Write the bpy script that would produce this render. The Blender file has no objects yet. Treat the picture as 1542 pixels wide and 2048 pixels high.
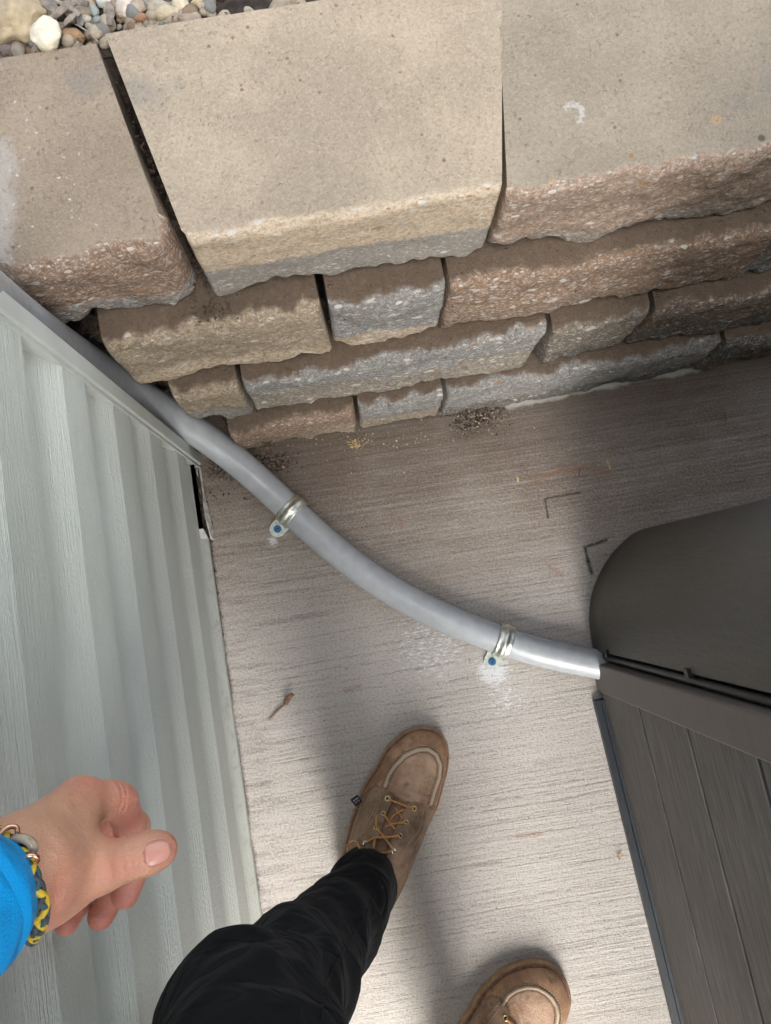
import bpy, math, random
import numpy as np
from mathutils import Vector, Matrix, noise as mn
from mathutils.bvhtree import BVHTree
random.seed(7); rng = np.random.default_rng(7)
SC = bpy.context.scene; COL = SC.collection
# ------------------------------------------------------------------ camera
F, CX, CY, CZ = 1450.0, 771.0, 1024.0, 1.2        # focal length in photo pixels, image centre, camera height
TH = math.atan((1190-CY)/F); YA = -math.atan((771-740)/math.hypot(F, 1190-CY))
RM = Matrix.Rotation(YA, 3, 'Y') @ Matrix.Rotation(TH, 3, 'X')
cam = bpy.data.cameras.new('camera'); co = bpy.data.objects.new('camera', cam); COL.objects.link(co)
co.matrix_world = Matrix.Translation((0, 0, CZ)) @ RM.to_4x4()
cam.sensor_fit = 'HORIZONTAL'; cam.sensor_width = 36; cam.lens = F/1542*36
cam.clip_start = .01; cam.clip_end = 600
SC.camera = co
RN = np.array(RM)
def up(px, py, z):
    d = RM @ Vector(((px-CX)/F, -(py-CY)/F, -1)); t = (z-CZ)/d.z
    return Vector((d.x*t, d.y*t, z))
def prj(P):
    v = (np.asarray(P)-np.array([0, 0, CZ])) @ RN
    return np.stack([CX+F*v[..., 0]/-v[..., 2], CY-F*v[..., 1]/-v[..., 2]], -1)
# ------------------------------------------------------------------ world, sun, exposure
SUN_EL, SUN_AZ = math.radians(50), math.radians(166)      # azimuth clockwise from +Y
W = bpy.data.worlds.new("World"); SC.world = W; W.use_nodes = True
nt = W.node_tree; bg = nt.nodes['Background']; sky = nt.nodes.new('ShaderNodeTexSky')
sky.sky_type = 'NISHITA'; sky.sun_disc = False; sky.sun_elevation = SUN_EL; sky.sun_rotation = SUN_AZ
sky.air_density = 1.0; sky.dust_density = 3.0; sky.ozone_density = .6
hs = nt.nodes.new('ShaderNodeHueSaturation'); hs.inputs['Saturation'].default_value = .40      # thin overcast: a paler sky
nt.links.new(sky.outputs[0], hs.inputs['Color']); nt.links.new(hs.outputs[0], bg.inputs[0]); bg.inputs[1].default_value = 0.14
sl = bpy.data.lights.new('sun', 'SUN'); so = bpy.data.objects.new('sun', sl); COL.objects.link(so)
sl.energy = 4.8; sl.angle = math.radians(66); sl.color = (1, .975, .94)
sd = Vector((math.sin(SUN_AZ)*math.cos(SUN_EL), math.cos(SUN_AZ)*math.cos(SUN_EL), math.sin(SUN_EL)))
so.rotation_euler = sd.to_track_quat('Z', 'Y').to_euler(); so.location = sd*8
SC.view_settings.view_transform = 'Standard'; SC.view_settings.look = 'None'
SC.view_settings.exposure = 2.2; SC.view_settings.gamma = 1
SC.render.engine = 'CYCLES'; SC.cycles.max_bounces = 6; SC.cycles.use_denoising = True
# ------------------------------------------------------------------ object helpers
def link(name, verts, faces, mat=None, parent=None, smooth=False, attrs=None):
    me = bpy.data.meshes.new(name); me.from_pydata([tuple(v) for v in verts], [], [tuple(f) for f in faces]); me.update()
    if smooth: me.shade_smooth()
    for k, a in (attrs or {}).items():
        at = me.attributes.new(k, 'FLOAT', 'POINT'); at.data.foreach_set('value', np.asarray(a, dtype=np.float32))
    o = bpy.data.objects.new(name, me); COL.objects.link(o)
    if mat: me.materials.append(mat)
    if parent: o.parent = parent
    return o
def tag(o, label=None, cat=None, group=None, kind=None):
    if label: o['label'] = label
    if cat: o['category'] = cat
    if group: o['group'] = group
    if kind: o['kind'] = kind
    return o
def empty(name, loc=(0, 0, 0), rz=0):
    o = bpy.data.objects.new(name, None); COL.objects.link(o); o.location = loc; o.rotation_euler = (0, 0, rz)
    o.empty_display_size = .05
    return o
class MB:
    def __init__(s): s.v = []; s.f = []
    def add(s, v, f):
        n = len(s.v); s.v += [Vector(p) for p in v]; s.f += [tuple(i+n for i in q) for q in f]; return s
    def box(s, a, b, M=None):
        x0, y0, z0 = a; x1, y1, z1 = b
        v = [Vector(p) for p in ((x0,y0,z0),(x1,y0,z0),(x1,y1,z0),(x0,y1,z0),(x0,y0,z1),(x1,y0,z1),(x1,y1,z1),(x0,y1,z1))]
        if M: v = [M @ p for p in v]
        return s.add(v, [(0,3,2,1),(4,5,6,7),(0,1,5,4),(1,2,6,5),(2,3,7,6),(3,0,4,7)])
    def tube(s, pts, r, n=12, cap=True, flat=1.0):
        pts = [Vector(p) for p in pts]; m = len(pts); V = []; nrm = None
        R = r if hasattr(r, '__len__') else [r]*m
        for i, p in enumerate(pts):
            t = (pts[min(i+1, m-1)]-pts[max(i-1, 0)]).normalized()
            if nrm is None: nrm = t.cross(Vector((0, 0, 1)) if abs(t.z) < .9 else Vector((1, 0, 0)))
            nrm = (nrm-t*nrm.dot(t)).normalized(); b = t.cross(nrm)
            for k in range(n):
                a = 2*math.pi*k/n; V.append(p+(nrm*math.cos(a)+b*math.sin(a)*flat)*R[i])
        Fc = [(i*n+k, i*n+(k+1) % n, (i+1)*n+(k+1) % n, (i+1)*n+k) for i in range(m-1) for k in range(n)]
        if cap: Fc += [tuple(range(n))[::-1], tuple((m-1)*n+k for k in range(n))]
        return s.add(V, Fc)
    def build(s, name, mat=None, parent=None, smooth=False): return link(name, s.v, s.f, mat, parent, smooth)
def bevel(o, w, seg=2):
    m = o.modifiers.new('bevel', 'BEVEL'); m.width = w; m.segments = seg; m.limit_method = 'ANGLE'; return o
def spline(P, n):
    """Catmull-Rom through P (any dimension)."""
    P = [np.array(p, float) for p in P]; P = [2*P[0]-P[1]]+P+[2*P[-1]-P[-2]]; out = []
    for i in range(1, len(P)-2):
        for k in range(n):
            t = k/n; a, b, c, d = P[i-1:i+3]
            out.append(.5*((2*b)+(-a+c)*t+(2*a-5*b+4*c-d)*t*t+(-a+3*b-3*c+d)*t**3))
    out.append(P[-2]); return out
# ------------------------------------------------------------------ signed distance surfaces -> one continuous mesh
def snet(f, lo, hi, h):
    ax = [np.arange(lo[i], hi[i]+h, h, dtype=np.float32) for i in range(3)]
    X, Y, Z = np.meshgrid(*ax, indexing='ij'); D = f(np.stack([X, Y, Z], -1)).astype(np.float32)
    n = [s-1 for s in D.shape]; cnt = np.zeros(n, np.int8); S = np.zeros(n+[3], np.float32)
    cor = [(i, j, k) for i in (0, 1) for j in (0, 1) for k in (0, 1)]
    sl_ = lambda c: D[c[0]:c[0]+n[0], c[1]:c[1]+n[1], c[2]:c[2]+n[2]]
    for a in cor:
        for d in range(3):
            if a[d] == 0:
                b = list(a); b[d] = 1; A, B = sl_(a), sl_(b); m = (A < 0) != (B < 0)
                t = np.where(m, A/np.where(m, A-B, 1), 0)
                for q in range(3): S[..., q] += np.where(m, a[q]+(t if q == d else 0), 0)
                cnt += m
    act = cnt > 0; idx = -np.ones(n, np.int64); idx[act] = np.arange(act.sum())
    base = np.argwhere(act); V = (base+S[act]/cnt[act][:, None])*h+np.array(lo); FC = []
    ins = D < 0
    for d in range(3):
        u, w = (d+1) % 3, (d+2) % 3
        a = np.take(ins, range(n[d]), axis=d); b = np.take(ins, range(1, n[d]+1), axis=d)
        c = np.argwhere(a != b); c = c[(c[:, u] > 0) & (c[:, w] > 0) & (c[:, u] < n[u]) & (c[:, w] < n[w])]
        eu = np.zeros(3, int); eu[u] = 1; ew = np.zeros(3, int); ew[w] = 1
        q = np.stack([idx[tuple((c-eu-ew).T)], idx[tuple((c-ew).T)], idx[tuple(c.T)], idx[tuple((c-eu).T)]], 1)
        flip = ~a[tuple(c.T)]; q[flip] = q[flip][:, ::-1]; FC.append(q)
    return V, np.concatenate(FC)
def capd(P, a, b, ra, rb):
    a = np.array(a, np.float32); b = np.array(b, np.float32); ba = b-a
    pa = P-a; t = np.clip((pa @ ba)/max(ba @ ba, 1e-12), 0, 1)
    return np.linalg.norm(pa-t[..., None]*ba, axis=-1)-(ra+(rb-ra)*t)
def smin(a, b, k):
    h = np.clip(.5+.5*(b-a)/k, 0, 1); return b+(a-b)*h-k*h*(1-h)
def chain(P, pts, k):
    d = None
    for (a, ra), (b, rb) in zip(pts[:-1], pts[1:]):
        c = capd(P, a, b, ra, rb); d = c if d is None else smin(d, c, k)
    return d
# ------------------------------------------------------------------ node helper
class NT:
    def __init__(s, name):
        s.m = bpy.data.materials.new(name); s.m.use_nodes = True; s.t = s.m.node_tree
        s.b = s.t.nodes['Principled BSDF']; s.tc = s.t.nodes.new('ShaderNodeTexCoord')
        s.obj = s.tc.outputs['Object']
    def n(s, ty, **kw):
        x = s.t.nodes.new(ty)
        for k, v in kw.items(): setattr(x, k, v)
        return x
    def plug(s, sock, v):
        if isinstance(v, (int, float)): sock.default_value = v
        elif isinstance(v, (tuple, list)): sock.default_value = tuple(v)+((1,) if len(v) == 3 and len(sock.default_value) == 4 else ())
        else: s.t.links.new(v, sock)
    def math(s, op, a, b=0, c=None, clamp=False):
        x = s.n('ShaderNodeMath', operation=op, use_clamp=clamp); s.plug(x.inputs[0], a); s.plug(x.inputs[1], b)
        if c is not None: s.plug(x.inputs[2], c)
        return x.outputs[0]
    def add(s, a, b): return s.math('ADD', a, b)
    def mul(s, a, b): return s.math('MULTIPLY', a, b)
    def map(s, v=None, scale=(1, 1, 1), rot=(0, 0, 0), loc=(0, 0, 0)):
        x = s.n('ShaderNodeMapping'); s.plug(x.inputs[0], v or s.obj); x.inputs[1].default_value = loc
        x.inputs[2].default_value = rot; x.inputs[3].default_value = scale; return x.outputs[0]
    def noise(s, v=None, scale=5, detail=3, rough=.5, dist=0, out=0):
        x = s.n('ShaderNodeTexNoise'); s.plug(x.inputs['Vector'], v or s.obj); x.inputs['Scale'].default_value = scale
        x.inputs['Detail'].default_value = detail; x.inputs['Roughness'].default_value = rough; x.inputs['Distortion'].default_value = dist
        return x.outputs[out]
    def voro(s, v=None, scale=50, feature='F1', rnd=1):
        x = s.n('ShaderNodeTexVoronoi', feature=feature); s.plug(x.inputs['Vector'], v or s.obj)
        x.inputs['Scale'].default_value = scale; x.inputs['Randomness'].default_value = rnd; return x
    def ramp(s, v, a, b, c=0., d=1., smooth=True):
        x = s.n('ShaderNodeMapRange', interpolation_type='SMOOTHSTEP' if smooth else 'LINEAR'); s.plug(x.inputs[0], v)
        for i, q in enumerate((a, b, c, d)): s.plug(x.inputs[i+1], q)
        return x.outputs[0]
    def mix(s, f, a, b, mode='MIX'):
        x = s.n('ShaderNodeMix', data_type='RGBA', blend_type=mode); s.plug(x.inputs[0], f); s.plug(x.inputs[6], a); s.plug(x.inputs[7], b)
        return x.outputs[2]
    def sep(s, v):
        x = s.n('ShaderNodeSeparateXYZ'); s.plug(x.inputs[0], v); return x.outputs
    def comb(s, x_, y_, z_):
        x = s.n('ShaderNodeCombineXYZ'); s.plug(x.inputs[0], x_); s.plug(x.inputs[1], y_); s.plug(x.inputs[2], z_); return x.outputs[0]
    def attr(s, name):
        x = s.n('ShaderNodeAttribute', attribute_name=name); return x.outputs['Fac']
    def bump(s, h, dist=.001, strength=1, normal=None):
        x = s.n('ShaderNodeBump'); s.plug(x.inputs['Height'], h); x.inputs['Distance'].default_value = dist; x.inputs['Strength'].default_value = strength
        if normal is not None: s.plug(x.inputs['Normal'], normal)
        return x.outputs[0]
    def seg(s, X, Y, a, b):
        """distance from (X, Y) to the segment a-b"""
        dx, dy = b[0]-a[0], b[1]-a[1]; L = dx*dx+dy*dy
        px, py = s.math('SUBTRACT', X, a[0]), s.math('SUBTRACT', Y, a[1])
        t = s.math('DIVIDE', s.add(s.mul(px, dx), s.mul(py, dy)), L, clamp=True)
        ex, ey = s.math('SUBTRACT', px, s.mul(t, dx)), s.math('SUBTRACT', py, s.mul(t, dy))
        return s.math('SQRT', s.add(s.mul(ex, ex), s.mul(ey, ey)))
    def poly(s, X, Y, P):
        d = None
        for a, b in zip(P[:-1], P[1:]):
            e = s.seg(X, Y, a, b); d = e if d is None else s.math('MINIMUM', d, e)
        return d
    def done(s, color=None, rough=.6, normal=None, metal=0, spec=.5, **kw):
        if color is not None: s.plug(s.b.inputs['Base Color'], color)
        s.plug(s.b.inputs['Roughness'], rough); s.plug(s.b.inputs['Metallic'], metal); s.plug(s.b.inputs['Specular IOR Level'], spec)
        if normal is not None: s.plug(s.b.inputs['Normal'], normal)
        for k, v in kw.items(): s.plug(s.b.inputs[k], v)
        return s.m
def simple(name, c, rough=.6, metal=0, var=.12, scale=40, bump=0, spec=.5):
    t = NT(name); n = t.noise(scale=scale, detail=4)
    col = t.mix(t.ramp(n, .3, .7), tuple(q*(1-var) for q in c), tuple(min(1, q*(1+var)) for q in c))
    return t.done(col, rough, t.bump(n, bump) if bump else None, metal, spec)
def uxy(px, py, z=0):
    p = up(px, py, z); return (p.x, p.y)
WALL_ANG = math.radians(10.7)
# ================================================================== CONCRETE SLAB
def concrete():
    t = NT('concrete'); X, Y, _ = t.sep(t.obj)
    R = t.map(rot=(0, 0, -math.radians(9.0)))                      # x runs along the broom strokes
    warp = t.noise(scale=2.2, detail=2, out=1); wv = t.n('ShaderNodeVectorMath', operation='SCALE'); t.plug(wv.inputs[0], warp); wv.inputs[3].default_value = .012
    ad = t.n('ShaderNodeVectorMath', operation='ADD'); t.plug(ad.inputs[0], R); t.plug(ad.inputs[1], wv.outputs[0]); RW = ad.outputs[0]
    s1 = t.noise(t.map(RW, scale=(2.6, 165, 1)), scale=1, detail=5, rough=.72)
    s2 = t.noise(t.map(RW, scale=(40, 480, 1)), scale=1, detail=3, rough=.7)
    deep = t.noise(t.map(RW, scale=(5.0, 120, 1), loc=(3, 5, 0)), scale=1, detail=3)
    grain = t.noise(scale=900, detail=3, rough=.7); grain2 = t.noise(scale=300, detail=4, rough=.7)
    patchy = t.noise(scale=5, detail=4, rough=.6); blot = t.noise(t.map(loc=(9, 3, 0)), scale=2.6, detail=5, rough=.62)
    # troweled margin beside the house
    e = t.poly(X, Y, [uxy(395, 905), uxy(560, 1850+200), ])
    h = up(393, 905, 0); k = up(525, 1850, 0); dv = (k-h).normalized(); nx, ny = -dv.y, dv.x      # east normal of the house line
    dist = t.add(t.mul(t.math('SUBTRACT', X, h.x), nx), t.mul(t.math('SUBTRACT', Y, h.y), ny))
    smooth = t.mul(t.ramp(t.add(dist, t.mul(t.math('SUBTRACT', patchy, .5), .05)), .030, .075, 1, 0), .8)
    stripe = t.add(t.add(t.mul(s1, .62), t.mul(s2, .34)), t.mul(t.ramp(deep, .28, .42), .07))
    stripe = t.add(stripe, t.mul(t.math('SUBTRACT', grain2, .5), .26))
    swirl = t.add(t.mul(t.noise(t.map(RW, scale=(9, 75, 1)), scale=1, detail=5, rough=.65), .7), t.mul(grain2, .3))
    brush = t.mix(smooth, stripe, t.mul(swirl, 1.0))
    c = t.mix(t.ramp(patchy, .35, .68), (.245, .182, .138), (.31, .255, .208))
    c = t.mix(t.ramp(blot, .46, .72), c, (.38, .33, .275)); c = t.mix(t.ramp(t.noise(t.map(R, scale=(1, 2.2, 1), loc=(1, 4, 0)), scale=6, detail=5, rough=.7), .54, .70, 0, .38), c, (.17, .125, .092))
    far = t.ramp(t.add(Y, t.mul(t.math('SUBTRACT', blot, .5), .35)), .20, -.16, 0, 1)     # paler away from the stone wall: brighter light painted into the colour
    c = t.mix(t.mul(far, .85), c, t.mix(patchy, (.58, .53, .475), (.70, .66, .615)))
    c = t.mix(t.ramp(brush, .40, .55, .56, 0), c, (.125, .095, .072))
    c = t.mix(t.ramp(brush, .53, .70, 0, .50), c, (.60, .565, .52))
    g4 = t.noise(scale=260, detail=5, rough=.82); c = t.mix(t.ramp(g4, .40, .50, .34, 0), c, (.11, .08, .058)); c = t.mix(t.ramp(g4, .52, .62, 0, .34), c, (.70, .65, .58))
    c = t.mix(t.ramp(grain, .54, .68, 0, .5), c, (.56, .52, .47))
    c = t.mix(t.ramp(grain, .32, .46, .45, 0), c, (.08, .06, .05))
    # brown staining at the foot of the stone wall, with dimmer light painted in
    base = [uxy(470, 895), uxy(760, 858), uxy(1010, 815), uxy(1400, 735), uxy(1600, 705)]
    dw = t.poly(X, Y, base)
    stain_dim = t.mul(t.ramp(t.add(dw, t.mul(t.math('SUBTRACT', blot, .5), .20)), .01, .17, 1, 0), .60)
    c = t.mix(stain_dim, c, (.115, .082, .062))
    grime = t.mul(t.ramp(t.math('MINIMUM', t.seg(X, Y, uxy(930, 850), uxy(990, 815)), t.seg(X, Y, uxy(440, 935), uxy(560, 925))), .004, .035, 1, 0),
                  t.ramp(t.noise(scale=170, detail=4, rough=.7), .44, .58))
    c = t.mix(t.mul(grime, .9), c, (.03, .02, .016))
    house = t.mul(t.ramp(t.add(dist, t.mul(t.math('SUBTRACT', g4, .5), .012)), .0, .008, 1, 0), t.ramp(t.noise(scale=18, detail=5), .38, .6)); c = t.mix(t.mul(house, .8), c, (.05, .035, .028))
    # pale lime line at the foot of the wall
    lime = t.poly(X, Y, [uxy(1020, 806), uxy(1120, 786), uxy(1250, 758), uxy(1395, 733)])
    lm = t.ramp(t.add(lime, t.mul(t.math('SUBTRACT', t.noise(scale=45, detail=4), .5), .016)), .006, .013, 1, 0); c = t.mix(t.mul(lm, .85), c, (.62, .60, .54))
    # drilling dust round the two straps and spilt flecks
    def dust(px, py, r0, r1, thr, c, amt=.9, scale=260):
        x, y = uxy(px, py); d = t.seg(X, Y, (x, y), (x+.0001, y))
        m = t.ramp(d, r0, r1, 1, 0); nn = t.noise(t.map(R, scale=(.35, 1, 1), loc=(px*.01, py*.01, 0)), scale=scale, detail=5, rough=.8)
        return t.mix(t.mul(t.ramp(t.add(nn, t.mul(m, .30)), thr, thr+.09), t.mul(m, amt)), c, (.80, .80, .80))
    c = dust(546, 1082, .002, .022, .70, c); c = dust(610, 1052, .002, .016, .73, c)
    c = dust(985, 1340, .006, .055, .66, c, 1.0, 200); c = dust(1010, 1395, .01, .085, .80, c); c = dust(860, 1290, .02, .16, .79, c)
    c = dust(720, 1130, .02, .15, .86, c, .7); c = dust(700, 1500, .05, .5, .90, c, .8)
    # charcoal marks
    rn = t.noise(scale=420, detail=3, rough=.7)
    for P, w in (([(1160, 985), (1090, 997), (1096, 1036)], .0024), ([(1213, 1080), (1170, 1094), (1176, 1122)], .0040), ([(1176, 1122), (1183, 1146)], .0050)):
        d = t.poly(X, Y, [uxy(*p) for p in P]); m = t.ramp(t.add(d, t.mul(t.math('SUBTRACT', rn, .5), .011)), w*.2, w*1.2, 1, 0); c = t.mix(t.mul(m, t.ramp(t.noise(scale=420, detail=3), .38, .52, .30, .97)), c, (.018, .018, .02))
    # rust marks
    for P in ([(1070, 962), (1120, 940), (1180, 935), (1222, 948)], [(800, 1040), (803, 1052)], [(1100, 1135), (1125, 1150)], [(690, 1382), (720, 1372)], [(1035, 1672), (1080, 1668)]):
        d = t.poly(X, Y, [uxy(*p) for p in P]); m = t.ramp(t.add(d, t.mul(t.math('SUBTRACT', rn, .5), .02)), .001, .006, 1, 0); c = t.mix(t.mul(m, t.ramp(grain2, .42, .58, .15, .6)), c, (.33, .14, .06))
    vo = t.voro(scale=55); spot = t.ramp(vo.outputs['Distance'], .04, .09, 1, 0); ok = t.ramp(t.sep(vo.outputs['Color'])[0], .90, .92)
    c = t.mix(t.mul(t.mul(spot, ok), .8), c, (.05, .03, .02))
    hb = t.add(t.mul(brush, 1.0), t.add(t.mul(grain, .20), t.mul(g4, .60)))
    nb = t.bump(hb, .0040, 1)
    nb = t.bump(t.noise(scale=16, detail=3), .004, .5, nb)
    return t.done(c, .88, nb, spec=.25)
SLAB = MB()
nx_, ny_ = 2, 2
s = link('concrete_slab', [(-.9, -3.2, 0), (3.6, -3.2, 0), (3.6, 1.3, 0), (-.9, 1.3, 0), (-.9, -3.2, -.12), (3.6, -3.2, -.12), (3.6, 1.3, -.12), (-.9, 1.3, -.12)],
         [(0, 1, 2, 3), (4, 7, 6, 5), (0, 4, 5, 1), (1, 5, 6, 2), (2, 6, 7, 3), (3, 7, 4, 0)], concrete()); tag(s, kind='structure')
def lawn():
    t = NT('lawn_soil'); n = t.noise(scale=3, detail=6); return t.done(t.mix(n, (.05, .07, .025), (.10, .09, .045)), .95, t.bump(t.noise(scale=40, detail=4), .02))
tag(link('ground', [(-200, -200, -.06), (200, -200, -.06), (200, 200, -.06), (-200, 200, -.06)], [(0, 1, 2, 3)], lawn()), kind='structure')
# ================================================================== RETAINING WALL
def stone(name, A, B, top, dirt=.0, chip=.5, seed=0., topmix=1.0, chipcol=(.62, .58, .52)):
    t = NT(name); L = t.map(loc=(seed, seed*.7, seed*.3)); tp = t.attr('top'); band = t.attr('band')
    n1 = t.noise(L, scale=26, detail=4, rough=.6)
    m = t.ramp(t.add(band, t.mul(t.math('SUBTRACT', n1, .5), .9)), .36, .64)
    front = t.mix(m, A, B); front = t.mix(t.ramp(t.noise(L, scale=240, detail=4, rough=.75), .34, .62, .55, 0), front, tuple(q*.48 for q in A))
    front = t.mix(t.ramp(t.noise(L, scale=480, detail=3, rough=.7), .53, .70, 0, .45), front, chipcol)
    fs = t.noise(t.map(L, scale=(.7, 1, 1.1), loc=(2, 9, 4)), scale=250, detail=5, rough=.8); front = t.mix(t.ramp(fs, .40, .50, .55, 0), front, tuple(q*.40 for q in A)); front = t.mix(t.ramp(fs, .53, .62, 0, .5), front, chipcol)
    H = None
    for sc, th, amt in ((150, 1-.22*chip, .85), (300, 1-.26*chip, .8), (90, 1-.10*chip, .7)):
        v = t.voro(t.map(L, scale=(.5, 1, 1.25), rot=(0, .12, 0)), scale=sc); cc = t.sep(v.outputs['Color'])
        k = t.mul(t.ramp(cc[0], th, th+.02), t.ramp(v.outputs['Distance'], .30, .42, 1, 0))
        col = t.mix(t.ramp(cc[1], .55, .75), chipcol, t.mix(t.ramp(cc[2], .4, .6), (.30, .17, .09), (.42, .42, .42)))
        front = t.mix(t.mul(k, amt), front, col); H = k if H is None else t.add(H, k)
    gv = t.voro(t.map(L, scale=(1, 1, 1)), scale=330); gd = t.add(gv.outputs['Distance'], t.mul(t.math('SUBTRACT', t.noise(L, scale=900, detail=2), .5), .9)); crumbs_ = t.mul(t.ramp(gd, .12, .42, 1, 0), t.ramp(t.add(t.sep(gv.outputs['Color'])[0], t.mul(t.math('SUBTRACT', t.noise(L, scale=45, detail=3), .5), 1.4)), .58, .72)); LD = t.n('ShaderNodeVectorMath', operation='MULTIPLY_ADD'); t.plug(LD.inputs[0], t.noise(L, scale=300, detail=2, out=1)); LD.inputs[1].default_value = (.004, .004, .004); t.plug(LD.inputs[2], L); LD = LD.outputs[0]
    def grit(sc, p0, sz):
        v_ = t.voro(LD, scale=sc); k_ = t.sep(v_.outputs['Color']); r_ = t.mul(t.ramp(k_[0], p0, 1.0, 0, 1), sz)
        return t.ramp(v_.outputs['Distance'], t.mul(r_, .35), t.add(r_, .001), 1, 0)
    patchn = t.ramp(t.noise(L, scale=30, detail=3), .38, .60, .35, 1)
    crumbs = t.mul(t.math('MAXIMUM', grit(190, .55, .42), t.mul(grit(330, .40, .42), .7)), patchn); pit = t.mul(grit(150, .93, .26), .6)
    tc_ = t.mix(t.ramp(t.noise(L, scale=9, detail=4, rough=.6), .35, .68), tuple(q*.86 for q in top), tuple(q*1.10 for q in top))
    sand = t.noise(L, scale=240, detail=5, rough=.78); sand2 = t.noise(t.map(L, loc=(7, 7, 7)), scale=420, detail=4, rough=.8)
    tc_ = t.mix(t.ramp(sand, .40, .52, .30, 0), tc_, tuple(q*.50 for q in top)); tc_ = t.mix(t.ramp(sand2, .50, .62, 0, .30), tc_, tuple(min(1, q*1.65) for q in top))
    tc_ = t.mix(t.mul(crumbs, .30), tc_, tuple(min(1, q*1.35) for q in top)); tc_ = t.mix(t.mul(pit, .22), tc_, tuple(q*.6 for q in top))
    spk = t.voro(L, scale=120); so_ = t.sep(spk.outputs['Color'])
    tc_ = t.mix(t.mul(t.mul(t.ramp(so_[0], .965, .97), t.ramp(spk.outputs['Distance'], .15, .3, 1, 0)), .7), tc_, (.16, .09, .05))
    tc_ = t.mix(t.mul(t.ramp(t.noise(t.map(L, loc=(4, 2, 8)), scale=7, detail=4, rough=.65), .60, .72), .35), tc_, (.20, .20, .20))
    if dirt: tc_ = t.mix(t.mul(t.ramp(t.noise(L, scale=110, detail=6, rough=.8), .36, .56, .35, 1), dirt), tc_, (.115, .080, .056))
    c = t.mix(t.mul(tp, topmix), front, tc_)
    fh = t.add(t.add(t.mul(t.noise(L, scale=130, detail=5, rough=.75), 1.0), t.mul(fs, .6)), t.mul(H, .12))
    th_ = t.add(t.add(t.mul(t.add(sand, sand2), .75), t.mul(crumbs, .95)), t.mul(pit, -.25))
    hh = t.n('ShaderNodeMix'); t.plug(hh.inputs[0], tp); t.plug(hh.inputs[2], t.mul(fh, .60)); t.plug(hh.inputs[3], t.mul(th_, .55))
    return t.done(c, .92, t.bump(hh.outputs[0], .0042, 1), spec=.2), t
def gno(x, y, z, s, o=0): return mn.noise(Vector((x*s+o, y*s+o*1.7, z*s-o)))
def block(name, mat, a0, a1, b0, z0, z1, depth=.22, a0b=None, a1b=None, seed=1., amp=.006, tr=.010, br=.008, er=.014, bands=(.45, .5), cap=False, step=.0035, parent=None, label=None, a0s=0, a1s=0, chips=()):
    """one split-faced block: front face broken and irregular, top moulded flat"""
    a0b = a0 if a0b is None else a0b; a1b = a1 if a1b is None else a1b
    na = max(12, int((a1-a0)/step)); nf = int((z1-z0)/step); nt_ = int(depth/(step*3)); h = z1-z0
    V = []; top = []; band = []
    for i in range(na+1):
        u = i/na; a = a0+(a1-a0)*u; ab = a0b+(a1b-a0b)*u
        de = min(u, 1-u)*(a1-a0); ee = er*(.8+.5*gno(u, seed, 0, 1.3, seed)); eb = ee*(1-math.sqrt(max(0, 1-(1-min(1, de/ee))**2)))
        trr = tr*(1.0+1.3*gno(a, 0, 0, 17, seed)+1.1*gno(a, 0, 0, 60, seed+3)+.6*gno(a, 0, 0, 150, seed+7)); trr = max(.003, trr)
        brr = br*(1.0+1.6*gno(a, 0, 1, 18, seed+9)+.9*gno(a, 0, 0, 55, seed+5)+.25*gno(a, 0, 0, 170, seed+6)); brr = max(.002, brr)
        zt = z1-.0012*max(0, gno(a, 0, 0, 60, seed)) - (trr*.28); zb = z0+brr*.6
        row = [(ab, b0+depth, z0, 0)]
        row.append((a*.7+ab*.3, b0+.03, z0, 0))
        for j in range(nf+1):
            w = j/nf; z = zb+(zt-zb)*w
            ed = trr*max(0, 1-(z1-z)/(trr*1.6))**2*1.0 + brr*1.0*max(0, 1-(z-z0)/(brr*1.8))**2
            d = amp*(1.5*gno(a, z, 0, 9, seed)+1.0*gno(a, z, 0, 26, seed+2)+.55*gno(a, z, 0, 70, seed+4)+.28*gno(a, z, 0, 160, seed+6))
            aa = a + (a0s*(1-u)+a1s*u)*(1-w)*1.0
            row.append((aa, b0+eb+ed+d, z, 0))
        fr = row[-1][1]
        for j in range(1, nt_+1):
            w = j/nt_; b = fr+(b0+depth-fr)*w**1.35; q = min(1, (b-fr)/.004)
            aa = a+(ab-a)*(b-b0)/depth
            tm = min(1, max(0, ((b-fr)-.003+(.001 if cap else .007)*(gno(a, b, 0, 45, seed)+.7*gno(a, b, 0, 130, seed+1)))/.0035))
            row.append((aa, b, zt+(z1-zt)*q+.0006*gno(a, b, 0, 90, seed)*q, tm))
        n = len(row)
        for k, (x, y, z, tm) in enumerate(row):
            V.append((x, y, z)); top.append(tm); zz = (z-z0)/h; band.append(min(1, max(0, .5+(bands[0]-zz)/bands[1]+.35*gno(x, z, 0, 11, seed+20))))
    FC = [(i*n+k, (i+1)*n+k, (i+1)*n+k+1, i*n+k+1) for i in range(na) for k in range(n-1)]
    FC += [(i*n+n-1, (i+1)*n+n-1, (i+1)*n, i*n) for i in range(na)]
    FC += [tuple(range(n)), tuple(na*n+k for k in range(n))[::-1]]
    o = link(name, V, FC, mat, parent, True, {'top': top, 'band': band}); o.data.set_sharp_from_angle(angle=math.radians(55))
    if label: o['label'] = label
    return o
RW = tag(empty('retaining_wall', (0, 0, 0), WALL_ANG), 'low stacked retaining wall of rough split-faced tan stone blocks along the slab', 'retaining wall')
tan, gry, org, brn, dgr, yel, pnk = (.39, .31, .215), (.295, .285, .27), (.32, .215, .15), (.215, .16, .12), (.14, .125, .11), (.62, .49, .35), (.40, .285, .21)
topc = (.345, .290, .220)  # top of the buff cap, colour darkened for the dimmer light at the right
Z4, Z3, Z2, ZC = .13, .265, .40, .53
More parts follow.
